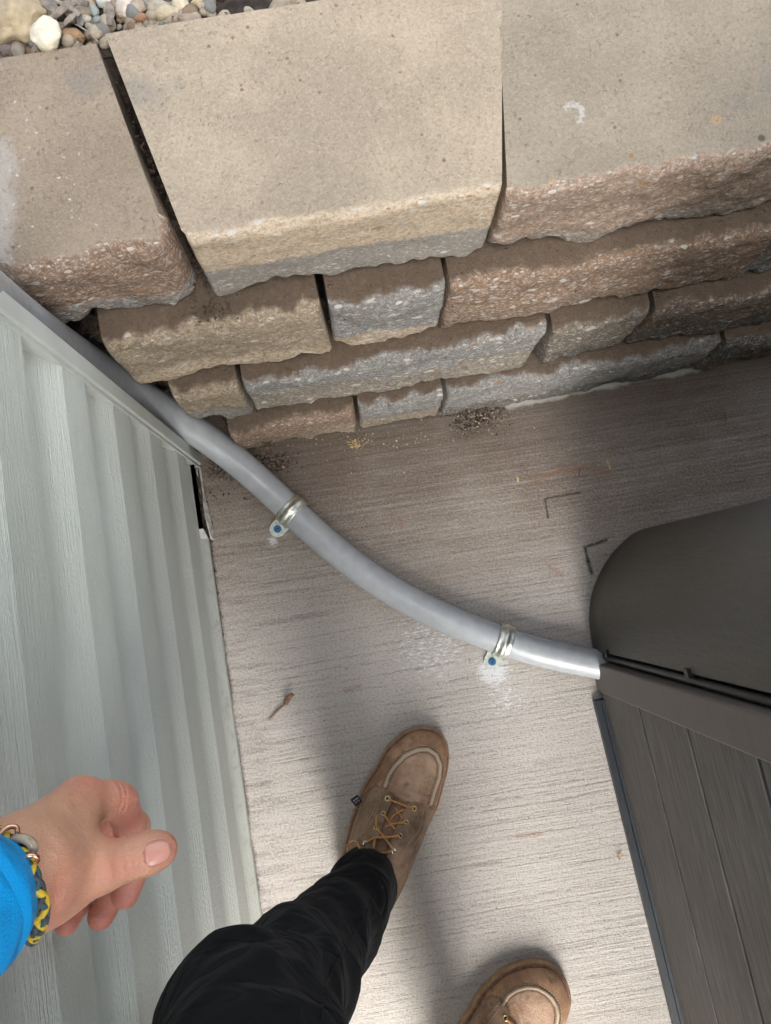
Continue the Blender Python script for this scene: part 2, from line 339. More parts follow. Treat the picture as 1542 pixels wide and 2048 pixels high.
mA, _ = stone('cap_stone_worn', org, gry, (.33, .262, .192), chip=.75, seed=3)
mB, _ = stone('cap_stone_pale', yel, gry, (.42, .345, .255), chip=.55, seed=11)
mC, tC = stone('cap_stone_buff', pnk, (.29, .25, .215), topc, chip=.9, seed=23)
block('cap_block', mA, -.62, -.127, .362, Z2, ZC, .225, None, -.168, 1.3, .005, .010, .012, .022, (.30, .25), True, parent=RW, label='worn rust-edged cap block at the left end beside the pipe')
block('cap_block', mB, -.112, .200, .364, Z2, ZC, .232, -.158, .248, 2.7, .0026, .004, .009, .006, (.50, .16), True, parent=RW, label='pale cap block with a cream and grey front edge')
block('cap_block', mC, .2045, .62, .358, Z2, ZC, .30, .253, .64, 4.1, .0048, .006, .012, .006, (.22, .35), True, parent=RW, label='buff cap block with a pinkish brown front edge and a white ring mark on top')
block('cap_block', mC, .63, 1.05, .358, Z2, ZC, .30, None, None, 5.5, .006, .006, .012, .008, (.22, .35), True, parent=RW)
def lower(rows, b0, z0, z1):
    for k, (a0, a1, A, B, chip, bands, lab, sd, kw) in enumerate(rows):
        m, _ = stone('split_stone', A, B, (.215, .163, .122), dirt=.55, chip=chip, seed=sd)
        block('wall_block', m, a0, a1, b0, z0, z1, .14, seed=sd, amp=.0050, tr=.009, br=.010, er=.006, bands=bands, parent=RW, label=lab, **kw)
lower([(-.246, .004, tan, yel, .5, (.3, .5), 'sandy tan wall block under the pale cap block, next to the pipe', 31.1, dict(a1s=.006)),
       (.014, .151, gry, yel, .9, (.33, .15), 'short grey block with a cream lower edge', 32.7, {}),
       (.157, .556, org, brn, 1.0, (.2, .8), 'long rusty brown wall block with white chips', 33.9, dict(a1s=.02)),
       (.564, .95, dgr, gry, .6, (.4, .6), 'dark grey wall block at the right end of its course', 35.3, {})], .326, Z3, Z2)
lower([(-.210, -.121, tan, gry, .4, (.5, .4), 'small weathered brown block behind the pipe bend', 41.7, {}),
       (-.114, .300, gry, (.33, .28, .22), .8, (.62, .4), 'long grey speckled wall block', 42.9, dict(a1s=-.01)),
       (.307, .444, (.23, .195, .155), dgr, .4, (.4, .6), 'dull tan block between the grey block and the dark brown block', 43.3, dict(a0s=.012, a1s=-.012)),
       (.451, .87, brn, dgr, .7, (.45, .5), 'dark brown block in shade at the right', 44.1, {})], .297, Z4, Z3)
lower([(-.163, .028, org, tan, .4, (.5, .5), 'orange tinted bottom block beside the pipe', 51.3, {}),
       (.035, .165, gry, tan, .5, (.5, .5), 'small grey bottom block', 52.1, {}),
       (.172, .604, gry, dgr, .6, (.4, .5), 'long grey bottom block above the white lime line', 53.8, {}),
       (.612, .98, dgr, brn, .5, (.5, .5), 'shaded bottom block at the far right', 54.6, {})], .273, .0, Z4)
# white ring mark on the buff cap (a lime mark), and a small ochre pit
def flecks(name, mat, pts, z, size, label, cat, parent=None, kind=None, group=None):
    b = MB()
    for (px, py) in pts:
        p = up(px, py, z); s_ = size*random.uniform(.5, 1.4); q = [Vector((random.uniform(-1, 1), random.uniform(-1, 1), random.uniform(0, .5)))*s_ for _ in range(4)]
        b.add([p+q[0], p+q[1], p+q[2], p+q[3]+Vector((0, 0, s_*.4))], [(0, 1, 2), (0, 1, 3), (1, 2, 3), (0, 2, 3)])
    o = b.build(name, mat, parent); tag(o, label, cat, group, kind); return o
def ringmark():
    t = tC; X, Y, Z = t.sep(t.obj); base = t.b.inputs['Base Color'].links[0].from_socket
    def loc(px, py): p = up(px, py, ZC); c, s_ = math.cos(WALL_ANG), math.sin(WALL_ANG); return (p.x*c+p.y*s_, -p.x*s_+p.y*c)
    d = t.poly(X, Y, [loc(*p) for p in ((1131, 216), (1139, 210), (1152, 209), (1161, 216), (1165, 228), (1160, 242))])
    m = t.mul(t.ramp(t.add(d, t.mul(t.math('SUBTRACT', t.noise(scale=300, detail=3), .5), .014)), .0005, .0042, 1, 0), .42)
    c = t.mix(t.mul(m, t.attr('top')), base, (.72, .71, .68))
    for (px, py, r, col) in ((1262, 311, .003, (.35, .15, .04)), (1107, 362, .003, (.55, .33, .12)), (1523, 276, .005, (.09, .08, .07)), (1433, 240, .007, (.45, .30, .17))):
        a, b = loc(px, py); m = t.ramp(t.seg(X, Y, (a, b), (a+.0002, b)), r*.5, r, .85, 0); c = t.mix(t.mul(m, t.attr('top')), c, col)
    t.plug(t.b.inputs['Base Color'], c)
ringmark()
def powder():                                                         # lime bloom and white spatter on the worn cap block
    nt2 = mA.node_tree; t = NT.__new__(NT); t.m = mA; t.t = nt2; t.b = nt2.nodes['Principled BSDF']; t.tc = nt2.nodes['Texture Coordinate']; t.obj = t.tc.outputs['Object']
    base = t.b.inputs['Base Color'].links[0].from_socket; X, Y, Z = t.sep(t.obj)
    def loc(px, py): p = up(px, py, ZC); c, s_ = math.cos(WALL_ANG), math.sin(WALL_ANG); return (p.x*c+p.y*s_, -p.x*s_+p.y*c)
    d = t.poly(X, Y, [loc(5, 300), loc(8, 420), loc(2, 500)])
    c = t.mix(t.mul(t.ramp(t.add(d, t.mul(t.math('SUBTRACT', t.noise(scale=60, detail=5, rough=.7), .5), .03)), .002, .018, 1, 0), .38), base, (.58, .55, .53))
    d2 = t.poly(X, Y, [loc(-20, 250), loc(110, 400), loc(90, 520)]); v = t.voro(scale=130); cc = t.sep(v.outputs['Color'])
    m = t.mul(t.mul(t.ramp(cc[0], .80, .82), t.ramp(t.add(v.outputs['Distance'], t.mul(t.math('SUBTRACT', t.noise(scale=500, detail=3), .5), 1.1)), .02, .24, 1, 0)), t.ramp(d2, .0, .09, 1, 0))
    c = t.mix(t.mul(m, .75), c, (.74, .72, .69))
    t.plug(t.b.inputs['Base Color'], c)
powder()
soil_m = simple('dark_soil', (.035, .024, .018), .95, var=.5, scale=90, bump=.004)
# earth behind the wall: a terrace whose top lies just under the cap tops
cW, sW = math.cos(WALL_ANG), math.sin(WALL_ANG)
def wl(a, b, z): return Vector((a*cW-b*sW, a*sW+b*cW, z))
def terrace():
    V = []; FC = []; xs = np.linspace(-1.6, 2.2, 90); ys = list(np.linspace(.588, .9, 30))+list(np.linspace(1, 6, 12)); n = len(ys)
    for x in xs:
        for y in ys: V.append(wl(x, y, ZC-.022+.006*gno(x, y, 0, 12)+.01*gno(x, y, 0, 2)))
    FC = [(i*n+j, (i+1)*n+j, (i+1)*n+j+1, i*n+j+1) for i in range(len(xs)-1) for j in range(n-1)]
    k = len(V); V += [wl(-1.6, .588, 0), wl(2.2, .588, 0)]; FC.append((k, k+1, (len(xs)-1)*n, 0))
    return link('terrace_soil', V, FC, soil_m, None, True)
tag(terrace(), kind='structure')
o = MB().box((-.62, .40, .005), (1.0, .585, Z2-.006)).build('core_fill', soil_m, RW)
# bits of bark and soil caught in the open joint between the two left caps and along the ledges
def joint_bits():
    r = random.Random(21); b = MB()
    def bit(p, sz):
        q = [Vector((r.uniform(-1, 1), r.uniform(-1, 1), r.uniform(-.3, .6)))*sz*r.uniform(.5, 1.4) for _ in range(4)]
        b.add([p+v for v in q], [(0, 1, 2), (0, 1, 3), (1, 2, 3), (0, 2, 3)])
    for i in range(240):
        t_ = r.random()**.6; a = -.166+.048*t_+r.gauss(0, .005); bb = .588-.215*t_; bit(wl(a, bb, Z2+.006+.085*(1-t_)*r.random()+.02*r.random()), .0035)
    for i in range(90): bit(wl(-.120+r.gauss(0, .012), .35+r.gauss(0, .008), Z2+.003), .0025)
    for i in range(150): bit(wl(r.uniform(-.3, .6), .596+r.gauss(0, .004), ZC-.004), .003)
    for i in range(70): bit(wl(r.choice([-.116, .0095, .153, .303, .447, .168, .031])+r.gauss(0, .004), r.uniform(.285, .345), r.choice([Z4, Z3, Z2, .0])+.002), .0022)
    tag(b.build('joint_debris', simple('bark_bits', (.075, .05, .036), .95, var=.6, scale=200)), 'dark bits of bark and soil caught in the open joints of the stone wall', 'debris', kind='stuff')
joint_bits()
# ================================================================== HOUSE WALL
HC = up(393, 905, .02); HK = up(525, 1850, .02); HD = (HK-HC); HD.z = 0; HD.normalize(); HN = Vector((-HD.y, HD.x, 0))   # along wall (south), outward (east)
HC.z = 0
def hw(w, n_, z): return HC+HD*w+HN*n_+Vector((0, 0, z))
def vinyl():
    t = NT('vinyl_siding'); ang = math.atan2(HD.y, HD.x)
    L = t.map(rot=(0, 0, -ang)); x, y, z = t.sep(L)
    g1 = t.noise(t.comb(t.mul(x, 14), 0, t.mul(z, 650)), scale=1, detail=3, rough=.6, dist=.4)
    g2 = t.noise(t.comb(t.mul(x, 130), 0, t.mul(z, 900)), scale=1, detail=3)
    ripple = t.noise(t.comb(t.mul(x, 240), 0, t.mul(z, 330)), scale=1, detail=1)
    c = t.mix(t.ramp(t.noise(scale=4, detail=4), .3, .7), (.50, .525, .475), (.57, .59, .54))
    c = t.mix(t.ramp(g1, .3, .7, .16, 0), c, (.38, .41, .37))
    low = t.ramp(z, .0, .10, 1, 0); dirt = t.mul(t.mul(t.ramp(t.noise(scale=55, detail=5, rough=.7), .48, .66), low), t.ramp(x, .35, 1.2, .45, .1)); c = t.mix(dirt, c, (.24, .20, .14))
    h = t.add(t.add(t.mul(g1, 1.0), t.mul(g2, .5)), t.mul(ripple, .5))
    return t.done(c, .45, t.bump(h, .0016, .9), spec=.45)
VIN = vinyl(); TRIM = simple('white_trim_vinyl', (.47, .49, .455), .4, var=.06, scale=20)
HOUSE = tag(empty('house_wall', HC), 'house wall clad in pale green-grey lap siding, with its white corner post, left of the slab', 'house wall')
inv = Matrix.Translation(-HC)
def siding():
    CH = .132; zs0 = -.030; prof = []
    for k in range(19):
        z0 = zs0+k*CH
        prof += [(-.0120, z0-.001), (.0, z0), (.0003, z0+.003), (.0, z0+.030), (.0, z0+.0555), (-.0015, z0+.0600), (-.0070, z0+.074), (-.0102, z0+.088), (-.0116, z0+.103), (-.0120, z0+.131)]
    out = []
    for (n_, z) in prof: out.append((n_, max(z, .016)))
    ws = [.020, .06, .1, .13, .145, .16]+list(np.arange(.2, 3.2, .1)); V = []; m = len(out)
    for w in ws:
        for (n_, z) in out:
            zz = max(z, .050 if w < .140 else .016); V.append(hw(w, n_, zz)-HC)
    FC = [(i*m+k, i*m+k+1, (i+1)*m+k+1, (i+1)*m+k) for i in range(len(ws)-1) for k in range(m-1)]
    o = link('siding', V, FC, VIN, HOUSE, True); o.data.set_sharp_from_angle(angle=math.radians(10))
siding()
ZT = 2.47
b = MB()                                                          # corner post: two legs round the corner with a return lip
def hbox(b, w0, w1, n0, n1, z0, z1):
    v = [hw(w, n_, z)-HC for z in (z0, z1) for (w, n_) in ((w0, n0), (w1, n0), (w1, n1), (w0, n1))]
    return b.add(v, [(0, 1, 2, 3), (7, 6, 5, 4), (0, 4, 5, 1), (1, 5, 6, 2), (2, 6, 7, 3), (3, 7, 4, 0)])
hbox(b, .0, .0205, -.03, .004, .012, ZT); o = bevel(b.build('corner_post', TRIM, HOUSE), .0025)
b = hbox(MB(), .0207, .0255, -.02, .0015, .012, ZT); b.build('post_lip', TRIM, HOUSE)
b = MB()                                                          # inner structure: sheathing behind, north face
hbox(b, .02, 3.2, -.16, -.022, .03, ZT); b.build('wall_core', simple('sheathing', (.12, .085, .055), .9, var=.4, scale=30, bump=.003), HOUSE)
b = MB(); hbox(b, -.005, .019, -2.6, -.032, .012, ZT); b.build('end_wall', VIN, HOUSE)
b = MB(); hbox(b, -.3, 3.4, -2.8, .25, ZT, ZT+.03); b.build('soffit', TRIM, HOUSE)
b = MB(); hbox(b, .019, .148, -.032, -.001, .0005, .020)
wood = simple('rotten_wood', (.085, .055, .036), .95, var=.7, scale=120, bump=.006); b.build('sill_board', wood, HOUSE)
def strip():                                                      # broken starter strip leaning off the sill
    V = []; P = [(386, 905), (392, 940), (398, 985), (409, 1030), (421, 1078)]; k = 0; q = []
    for i in range(len(P)-1):
        for t_ in np.linspace(0, 1, 8)[:-1 if i < len(P)-2 else None]:
            q.append((P[i][0]*(1-t_)+P[i+1][0]*t_, P[i][1]*(1-t_)+P[i+1][1]*t_))
    for i, (x, y) in enumerate(q):
        c = up(x, y, .018); hh = .016+.002*gno(i*.3, 0, 0, 1, 3); zb = .003
        for (d, z) in ((0, zb), (0, zb+hh), (.0025, zb+hh+.001), (.006, zb+.004+.002*gno(i*.5, 0, 0, 1, 9)), (.0035, zb)):
            V.append(Vector((c.x+d*HN.x, c.y+d*HN.y, z))-HC)
    m = 5; FC = [(i*m+k, i*m+(k+1) % m, (i+1)*m+(k+1) % m, (i+1)*m+k) for i in range(len(q)-1) for k in range(m)]
    FC += [(0, 1, 2, 3, 4), tuple((len(q)-1)*m+k for k in (4, 3, 2, 1, 0))]
    o = link('starter_strip', V, FC, simple('dirty_white_vinyl', (.56, .55, .50), .6, var=.35, scale=90), HOUSE); o['label'] = 'broken dirty white starter strip at the foot of the siding'
strip()
# ================================================================== CONDUIT
def pipe_mat():
    t = NT('grey_pvc'); n = t.noise(scale=60, detail=4); c = t.mix(t.ramp(n, .3, .7), (.34, .355, .37), (.38, .395, .41))
    c = t.mix(t.ramp(t.noise(scale=35, detail=5, rough=.75), .62, .78, 0, .22), c, (.62, .62, .62))
    return t.done(c, .27, t.bump(t.noise(t.map(scale=(160, 160, 160)), scale=3, detail=2), .0003), spec=.5)
CPTS = [(-150, 500, .78), (-37, 586, .61), (83, 671, .46), (187, 737, .335), (304, 806, .165), (356, 838, .118), (405, 870, .085), (492, 935, .036), (583, 1022, .0245), (680, 1112, .0245), (780, 1181, .0245), (870, 1229, .0245), (1005, 1283, .0245), (1100, 1310, .0245), (1190, 1327, .0245), (1300, 1350, .03)]
cp = [tuple(up(*p)) for p in CPTS]; cp = [(cp[0][0]+.01, cp[0][1], 1.6)]+[(cp[0][0]+.005, cp[0][1], 1.1)]+cp
sp = spline(cp, 14)
for _ in range(110): sp = [sp[0]]+[(sp[i-1]+2*sp[i]+sp[i+1])/4 for i in range(1, len(sp)-1)]+[sp[-1]]
o = MB().tube(sp, .0237, 28).build('electrical_conduit', pipe_mat(), None, True)
tag(o, 'grey plastic conduit bending down the house corner and across the slab into the hot tub', 'conduit')
def galv():
    t = NT('galvanised_steel'); n = t.noise(scale=140, detail=4, rough=.7)
    return t.done(t.mix(t.ramp(n, .35, .65), (.58, .60, .52), (.78, .80, .74)), t.ramp(n, .3, .7, .28, .48), t.bump(t.noise(scale=300, detail=3), .0004), 1.0)
GALV = galv(); GFT = simple('dull_zinc', (.52, .56, .50), .5, .6, var=.2, scale=200); SCREW = NT('blue_screw'); SCREW = SCREW.done(SCREW.mix(SCREW.noise(scale=500), (.02, .09, .22), (.05, .17, .36)), .45, metal=.3)
DARK = simple('slot_dark', (.01, .012, .015), .8)
pcam = np.array([np.array(p) for p in sp])
def strap(px, py, spx, spy, label, flip):
    """one-hole pipe strap: ribbed half band over the pipe and a rounded foot with a hex screw"""
    c = up(px, py, .0245); i = int(np.argmin(np.linalg.norm(pcam-np.array(c), axis=1))); T = Vector(pcam[i+1]-pcam[i-1]); T.z = 0; T.normalize()
    foot = up(spx, spy, .004); Nn = Vector((-T.y, T.x, 0)); 
    if Nn.dot(foot-c) < 0: Nn = -Nn
    c = Vector(pcam[i]); c.z = .0237
    root = empty('conduit_strap', (c.x, c.y, 0)); tag(root, label, 'pipe strap', 'pipe straps holding the conduit')
    O = Vector((c.x, c.y, 0)); V = []; R0 = .0250; wd = .0115; nw = 17; na = 30
    for j in range(na+1):
        a = math.radians(-12+204*j/na)                                     # from foot side over the top to the far side
        for k in range(nw):
            s_ = -1+2*k/(nw-1); rib = .0026*math.exp(-(s_/.34)**2)*min(1, max(0, (j-1.5)/3))*min(1, max(0, (na-1.5-j)/3)); r = R0+.0006+rib
            V.append(c+Nn*(math.cos(a)*r)+Vector((0, 0, math.sin(a)*r))+T*(s_*wd)-O)
    FC = [(j*nw+k, j*nw+k+1, (j+1)*nw+k+1, (j+1)*nw+k) for j in range(na) for k in range(nw-1)]
    o = link('band', V, FC, GALV, root, True); m = o.modifiers.new('solid', 'SOLIDIFY'); m.thickness = .0014; m.offset = 1
    # foot plate
    fv = foot-c; fl = fv.dot(Nn); ft = fv.dot(T); P = []
    w = .0135; n0 = .0225
    P = [(n0, -w+ft*.55), (fl, -w+ft)]+[(fl+math.sin(q)*w, ft-math.cos(q)*w) for q in np.linspace(.2, math.pi-.2, 12)]+[(fl, w+ft), (n0, w+ft*.55)]
    Vt = [c+Nn*p+T*q-O for (p, q) in P]; n = len(Vt)
    for v in Vt: v.z = 0
    b = MB(); b.add([v+Vector((0, 0, .0022)) for v in Vt]+[v+Vector((0, 0, .0042)) for v in Vt], [tuple(range(n))[::-1], tuple(range(n, 2*n))]+[(i_, (i_+1) % n, (i_+1) % n+n, i_+n) for i_ in range(n)])
    bevel(b.build('foot', GFT, root), .0006)
    f0 = Vector((foot.x, foot.y, .0042))-O; b = MB()
    hexa = [(math.cos(q*math.pi/3+.3)*.0048, math.sin(q*math.pi/3+.3)*.0048) for q in range(6)]; circ = [(math.cos(q*math.pi/12)*.0064, math.sin(q*math.pi/12)*.0064) for q in range(24)]
    for ring, z0, z1 in ((circ, 0, .0012), (hexa, .0012, .0045)):
        n = len(ring); b.add([f0+Vector((x, y, z0)) for x, y in ring]+[f0+Vector((x, y, z1)) for x, y in ring], [tuple(range(n, 2*n))]+[(i_, (i_+1) % n, (i_+1) % n+n, i_+n) for i_ in range(n)])
    sc_ = b.build('screw', SCREW, root)
    Ms = Matrix.Translation(f0+Vector((0, 0, .0045))) @ Matrix.Rotation(.4+(.9 if flip else 0), 4, 'Z')
    MB().box((-.0034, -.0006, 0), (.0034, .0006, .0002), Ms).build('slot', DARK, sc_)
strap(583, 1022, 555, 1058, 'shiny metal strap on the upper run of conduit nearer the house', False)
strap(1009, 1284, 984, 1323, 'shiny metal strap on the conduit nearer the hot tub, dusted with white powder', True)
# ================================================================== HOT TUB
TB = Vector((up(1190, 1325, .02).x, up(1190, 1325, .02).y, 0)); T2 = up(1360, 2048, .02); T1 = up(1200, 1400, .02); TD = (T2-T1); TD.z = 0; TD.normalize(); TN = Vector((TD.y, -TD.x, 0))    # south along face; TN points west (outward)
HT = tag(empty('hot_tub', TB), 'hot tub with dark plank-effect sides and a rounded corner panel standing on the slab', 'hot tub')
def tb(w, n_, z): return TD*w+TN*n_+Vector((0, 0, z))
def tubmat(name, grain, c0, c1, vertical=False):
    t = NT(name); ang = math.atan2(TD.y, TD.x); x, y, z = t.sep(t.map(rot=(0, 0, -ang)))
    if vertical: v = t.comb(t.mul(x, 160), t.mul(y, 160), t.mul(z, 22)); w = t.comb(t.mul(x, 420), t.mul(y, 420), t.mul(z, 90))
    else: v = t.comb(t.mul(x, 14), t.mul(y, 40), t.mul(z, 320)); w = t.comb(t.mul(x, 60), t.mul(y, 60), t.mul(z, 800))
    g = t.noise(v, scale=1, detail=4, rough=.65, dist=.8 if vertical else .3); g2 = t.noise(w, scale=1, detail=3)
    c = t.mix(t.ramp(g, .3, .7), c0, c1); sp_ = t.noise(scale=5, detail=3); c = t.mix(t.ramp(sp_, .45, .7, 0, .3), c, tuple(q*.75 for q in c0))
    if not grain: return t.done(c, .5, t.bump(t.noise(scale=250, detail=3), .0003), spec=.4)
    return t.done(c, .46 if vertical else .62, t.bump(t.add(g, t.mul(g2, .5)), .0016 if vertical else .0010, .9), spec=.42)
PLK = tubmat('plank_effect_resin', True, (.060, .056, .053), (.150, .136, .124)); CRN = tubmat('grained_corner_resin', True, (.075, .068, .057), (.088, .080, .068), True)
PST = tubmat('smooth_resin', False, (.100, .086, .076), (.118, .102, .091)); BLK = simple('black_plastic', (.012, .013, .015), .4); NAVY = simple('black_base_plastic', (.016, .020, .026), .4)
TH_ = .96; L_ = 2.0
def tbox(b, w0, w1, n0, n1, z0, z1):
    v = [tb(w, n_, z) for z in (z0, z1) for (w, n_) in ((w0, n0), (w1, n0), (w1, n1), (w0, n1))]
    return b.add(v, [(0, 1, 2, 3), (7, 6, 5, 4), (0, 4, 5, 1), (1, 5, 6, 2), (2, 6, 7, 3), (3, 7, 4, 0)])
POST = .048
zs = [.012, .176, .330, .488, .645, .80, TH_-.03]
for k in range(6):
    b = MB(); tbox(b, POST, L_, -.03, .0, zs[k]+.0040, zs[k+1]-.0040); o = bevel(b.build('side_plank', PLK, HT), .0012, 2)
b = MB(); tbox(b, POST-.02, L_, -.05, -.011, .012, TH_-.03); b.build('plank_backing', NAVY, HT)
b = MB(); tbox(b, .0, POST, -.03, .0035, .008, TH_-.03); bevel(b.build('corner_strip', PST, HT), .003, 3)
b = MB(); tbox(b, POST+.012, L_, -.03, .014, .0, .013); tbox(b, POST+.012, L_, -.03, .0045, .0132, .020); bevel(b.build('base_rail', NAVY, HT), .001)
# recessed black channel between strip and rounded panel, with a rubber bead and clips
b = MB(); tbox(b, -.030, .0, -.06, -.022, .004, TH_-.03); b.build('channel', BLK, HT)
MB().tube([tb(-.008, -.012, z) for z in (.004, .3, .6, TH_-.03)], .0055, 14).build('channel_bead', BLK, HT, True)
for z in (.075, .36, .65):
    b = MB(); tbox(b, -.024, -.014, -.03, -.002, z, z+.010); b.build('channel_clip', BLK, HT)
def corner():
    # plan outline through the photographed foot of the panel
    P = [(1188, 1300), (1183, 1270), (1180, 1235), (1184, 1195), (1197, 1155), (1218, 1118), (1246, 1085), (1282, 1060)]
    pts = [np.array(up(x, y, .01))[:2]-np.array(TB)[:2] for x, y in P]
    d = np.array([-TN.x, -TN.y]); e = pts[-1]
    pts += [e+d*q+np.array([-TD.x, -TD.y])*q*.02 for q in (.05, .12, .3, .7, 1.3, 1.95)]
    q = spline([tuple(p) for p in pts], 10); V = []; inner = []
    zz = list(np.linspace(.006, TH_-.03, 14)); m = len(zz)
    for p in q:
        for z in zz: V.append((p[0], p[1], z))
    n = len(q); FC = [(i*m+k, i*m+k+1, (i+1)*m+k+1, (i+1)*m+k) for i in range(n-1) for k in range(m-1)]
    o = link('corner_panel', V, FC, CRN, HT, True); s_ = o.modifiers.new('solid', 'SOLIDIFY'); s_.thickness = .012; s_.offset = -1
    o['label'] = 'rounded grained corner panel of the hot tub'
corner()
b = MB(); tbox(b, -.205, L_, -2.0, .01, TH_-.03, TH_+.03); tbox(b, -.215, L_+.01, -2.01, .02, TH_+.031, TH_+.10); bevel(b.build('cover', simple('brown_vinyl_cover', (.05, .038, .03), .5, bump=.001, scale=120), HT), .03, 4)
b = MB(); tbox(b, POST, L_, -2.0, -.06, .004, TH_-.031); b.build('tub_core', BLK, HT)
# ================================================================== PEBBLES AND DEBRIS
def rock(name, px, py, rx, ry, rz_, z, ang, col, label, seed, rough=.18, cat='pebble', group=None, lumpy=None, detail=.12):
    """rx, ry in photo pixels at height z"""
    import bmesh
    bm = bmesh.new(); bmesh.ops.create_icosphere(bm, subdivisions=4, radius=1)
    sc_ = (CZ-z)/F; c = up(px, py, z)
    for v in bm.verts:
        p = v.co.copy(); d = 1+rough*gno(p.x, p.y, p.z, 1.1, seed)*1.6+rough*.5*gno(p.x, p.y, p.z, 3.1, seed)+detail*.25*gno(p.x, p.y, p.z, 9, seed)
        if lumpy: d *= lumpy(p)
        v.co = Vector((p.x*rx*sc_, p.y*ry*sc_, p.z*rz_*sc_))*d
    me = bpy.data.meshes.new(name); bm.to_mesh(me); bm.free(); me.shade_smooth(); o = bpy.data.objects.new(name, me); COL.objects.link(o)
    o.location = c; o.rotation_euler = (random.uniform(-.15, .15), random.uniform(-.15, .15), math.radians(ang))
    t = NT(name); n = t.noise(scale=70, detail=5, rough=.65); n2 = t.noise(t.map(scale=(1, 3, 2)), scale=30, detail=3)
    cc = t.mix(t.ramp(n, .35, .65), tuple(q*.78 for q in col), tuple(min(1, q*1.12) for q in col)); cc = t.mix(t.ramp(n2, .55, .7, 0, .35), cc, (col[0]*.8, col[1]*.6, col[2]*.45))
    me.materials.append(t.done(cc, .6, t.bump(t.noise(scale=400, detail=4), .0006), spec=.35)); tag(o, label, cat, group); return o
ZG = ZC-.012
rock('rock', 30, 42, 60, 52, 44, ZG+.006, -15, (.40, .32, .21), 'large angular tan rock in the top left corner of the gravel', 1, .30, 'rock', detail=.5)
rock('rock', 92, 64, 33, 42, 28, ZG+.014, 12, (.66, .60, .47), 'cream white stone with a pointed top resting against the tan rock', 2, .16, 'rock', lumpy=lambda p: 1-.50*max(0, p.y-.15)+.5*max(0, p.y-.72))
rock('rock', 10, 102, 48, 17, 20, ZG-.004, 12, (.17, .13, .12), 'flat purplish brown rock at the left edge against the worn cap block', 4, .25, 'rock')
PB = [(147, 73, 25, 15, 15, -8, (.34, .21, .11), 'orange brown oval pebble below the mulch chips'), (252, 16, 23, 27, 20, 0, (.50, .43, .36), 'big cream pink pebble in the middle of the gravel strip'),
      (208, 3, 18, 12, 14, 0, (.62, .62, .60), 'white pebble at the top edge left of the cream pink one'), (322, 13, 22, 13, 14, 5, (.34, .31, .25), 'grey tan pebble behind the flat tan one'),
      (333, 27, 29, 15, 16, 8, (.43, .36, .25), 'flat tan pebble lying against the pale cap block'), (279, 36, 19, 9, 11, 10, (.30, .16, .10), 'small reddish brown pebble half under the cream pink one'),
      (362, 11, 22, 15, 17, -20, (.50, .43, .32), 'pale beige pebble, the rightmost big one in the gravel'), (302, 4, 16, 10, 12, 0, (.28, .28, .26), 'dark grey pebble at the top edge'),
      (188, 22, 10, 12, 10, 20, (.27, .31, .29), 'greenish grey small pebble near the upright wood splinter'), (172, 38, 12, 9, 9, 0, (.40, .37, .30), 'small sand coloured pebble right of the mulch'),
      (195, 40, 11, 8, 8, 30, (.24, .26, .24), 'small slate grey pebble under the greenish one'), (179, 53, 10, 7, 8, -20, (.36, .34, .30), 'small pale grey pebble in the pebble cluster'),
      (184, 71, 9, 8, 8, 0, (.28, .25, .20), 'small olive brown pebble nearest the block joint'), (170, 20, 6, 8, 7, 0, (.42, .36, .28), 'tiny buff pebble beside the mulch'),
      (395, 6, 14, 8, 10, 10, (.45, .36, .22), 'yellowish pebble peeking over the block edge'), (420, 2, 12, 7, 9, 0, (.30, .27, .22), 'half buried brown pebble, the last one to the right')]
for i, (px, py, rx, ry, rz_, an, col, lab) in enumerate(PB): rock('pebble', px, py, rx, ry, rz_, ZG-.003, an, col, lab, 10+i*3.3, .10, group='river pebbles in the planting bed')
def gravel():
    import bmesh
    bm0 = bmesh.new(); bmesh.ops.create_icosphere(bm0, subdivisions=2, radius=1); bv = [v.co.copy() for v in bm0.verts]; bf = [tuple(v.index for v in f.verts) for f in bm0.faces]; bm0.free()
    V = []; FC = []; sh = []
    for i in range(4200):
        if i < 700: p = up(random.uniform(-120, 440), random.uniform(-110, 118), ZG)
        else: p = wl(random.uniform(-1.4, 2.0), random.uniform(.60, 1.3), ZG)
        a = p.x*cW+p.y*sW; b_ = -p.x*sW+p.y*cW
        if b_ < .598: continue
        r = random.uniform(.003, .008)*(1 if i < 700 else 1.7); q = Vector((random.uniform(.8, 1.5), random.uniform(.7, 1.1), random.uniform(.5, .8)))*r
        R_ = Matrix.Rotation(random.uniform(0, 6.3), 3, 'Z'); s_ = random.uniform(0, 50); n = len(V); z = ZC-.02+random.uniform(0, .008)
        for v in bv:
            d = 1+.25*gno(v.x, v.y, v.z, .9, s_); w = R_ @ Vector((v.x*q.x*d, v.y*q.y*d, v.z*q.z*d)); V.append((p.x+w.x, p.y+w.y, z+w.z)); sh.append(s_/50)
        FC += [tuple(k+n for k in f) for f in bf]
    t = NT('small_gravel'); s1 = t.attr('shade'); n = t.noise(scale=150, detail=4)
    c = t.mix(t.ramp(s1, 0, .5), (.16, .17, .16), (.36, .30, .22)); c = t.mix(t.ramp(s1, .6, 1), c, (.20, .13, .08)); c = t.mix(t.ramp(s1, .47, .5), c, t.mix(t.ramp(s1, .5, .53), c, c))
    c = t.mix(t.ramp(n, .3, .7, .4, 0), c, (.08, .06, .05))
    o = link('gravel', V, FC, t.done(c, .75), None, True, {'shade': sh}); tag(o, 'small mixed gravel and grit between the river pebbles', 'gravel', kind='stuff')
gravel()
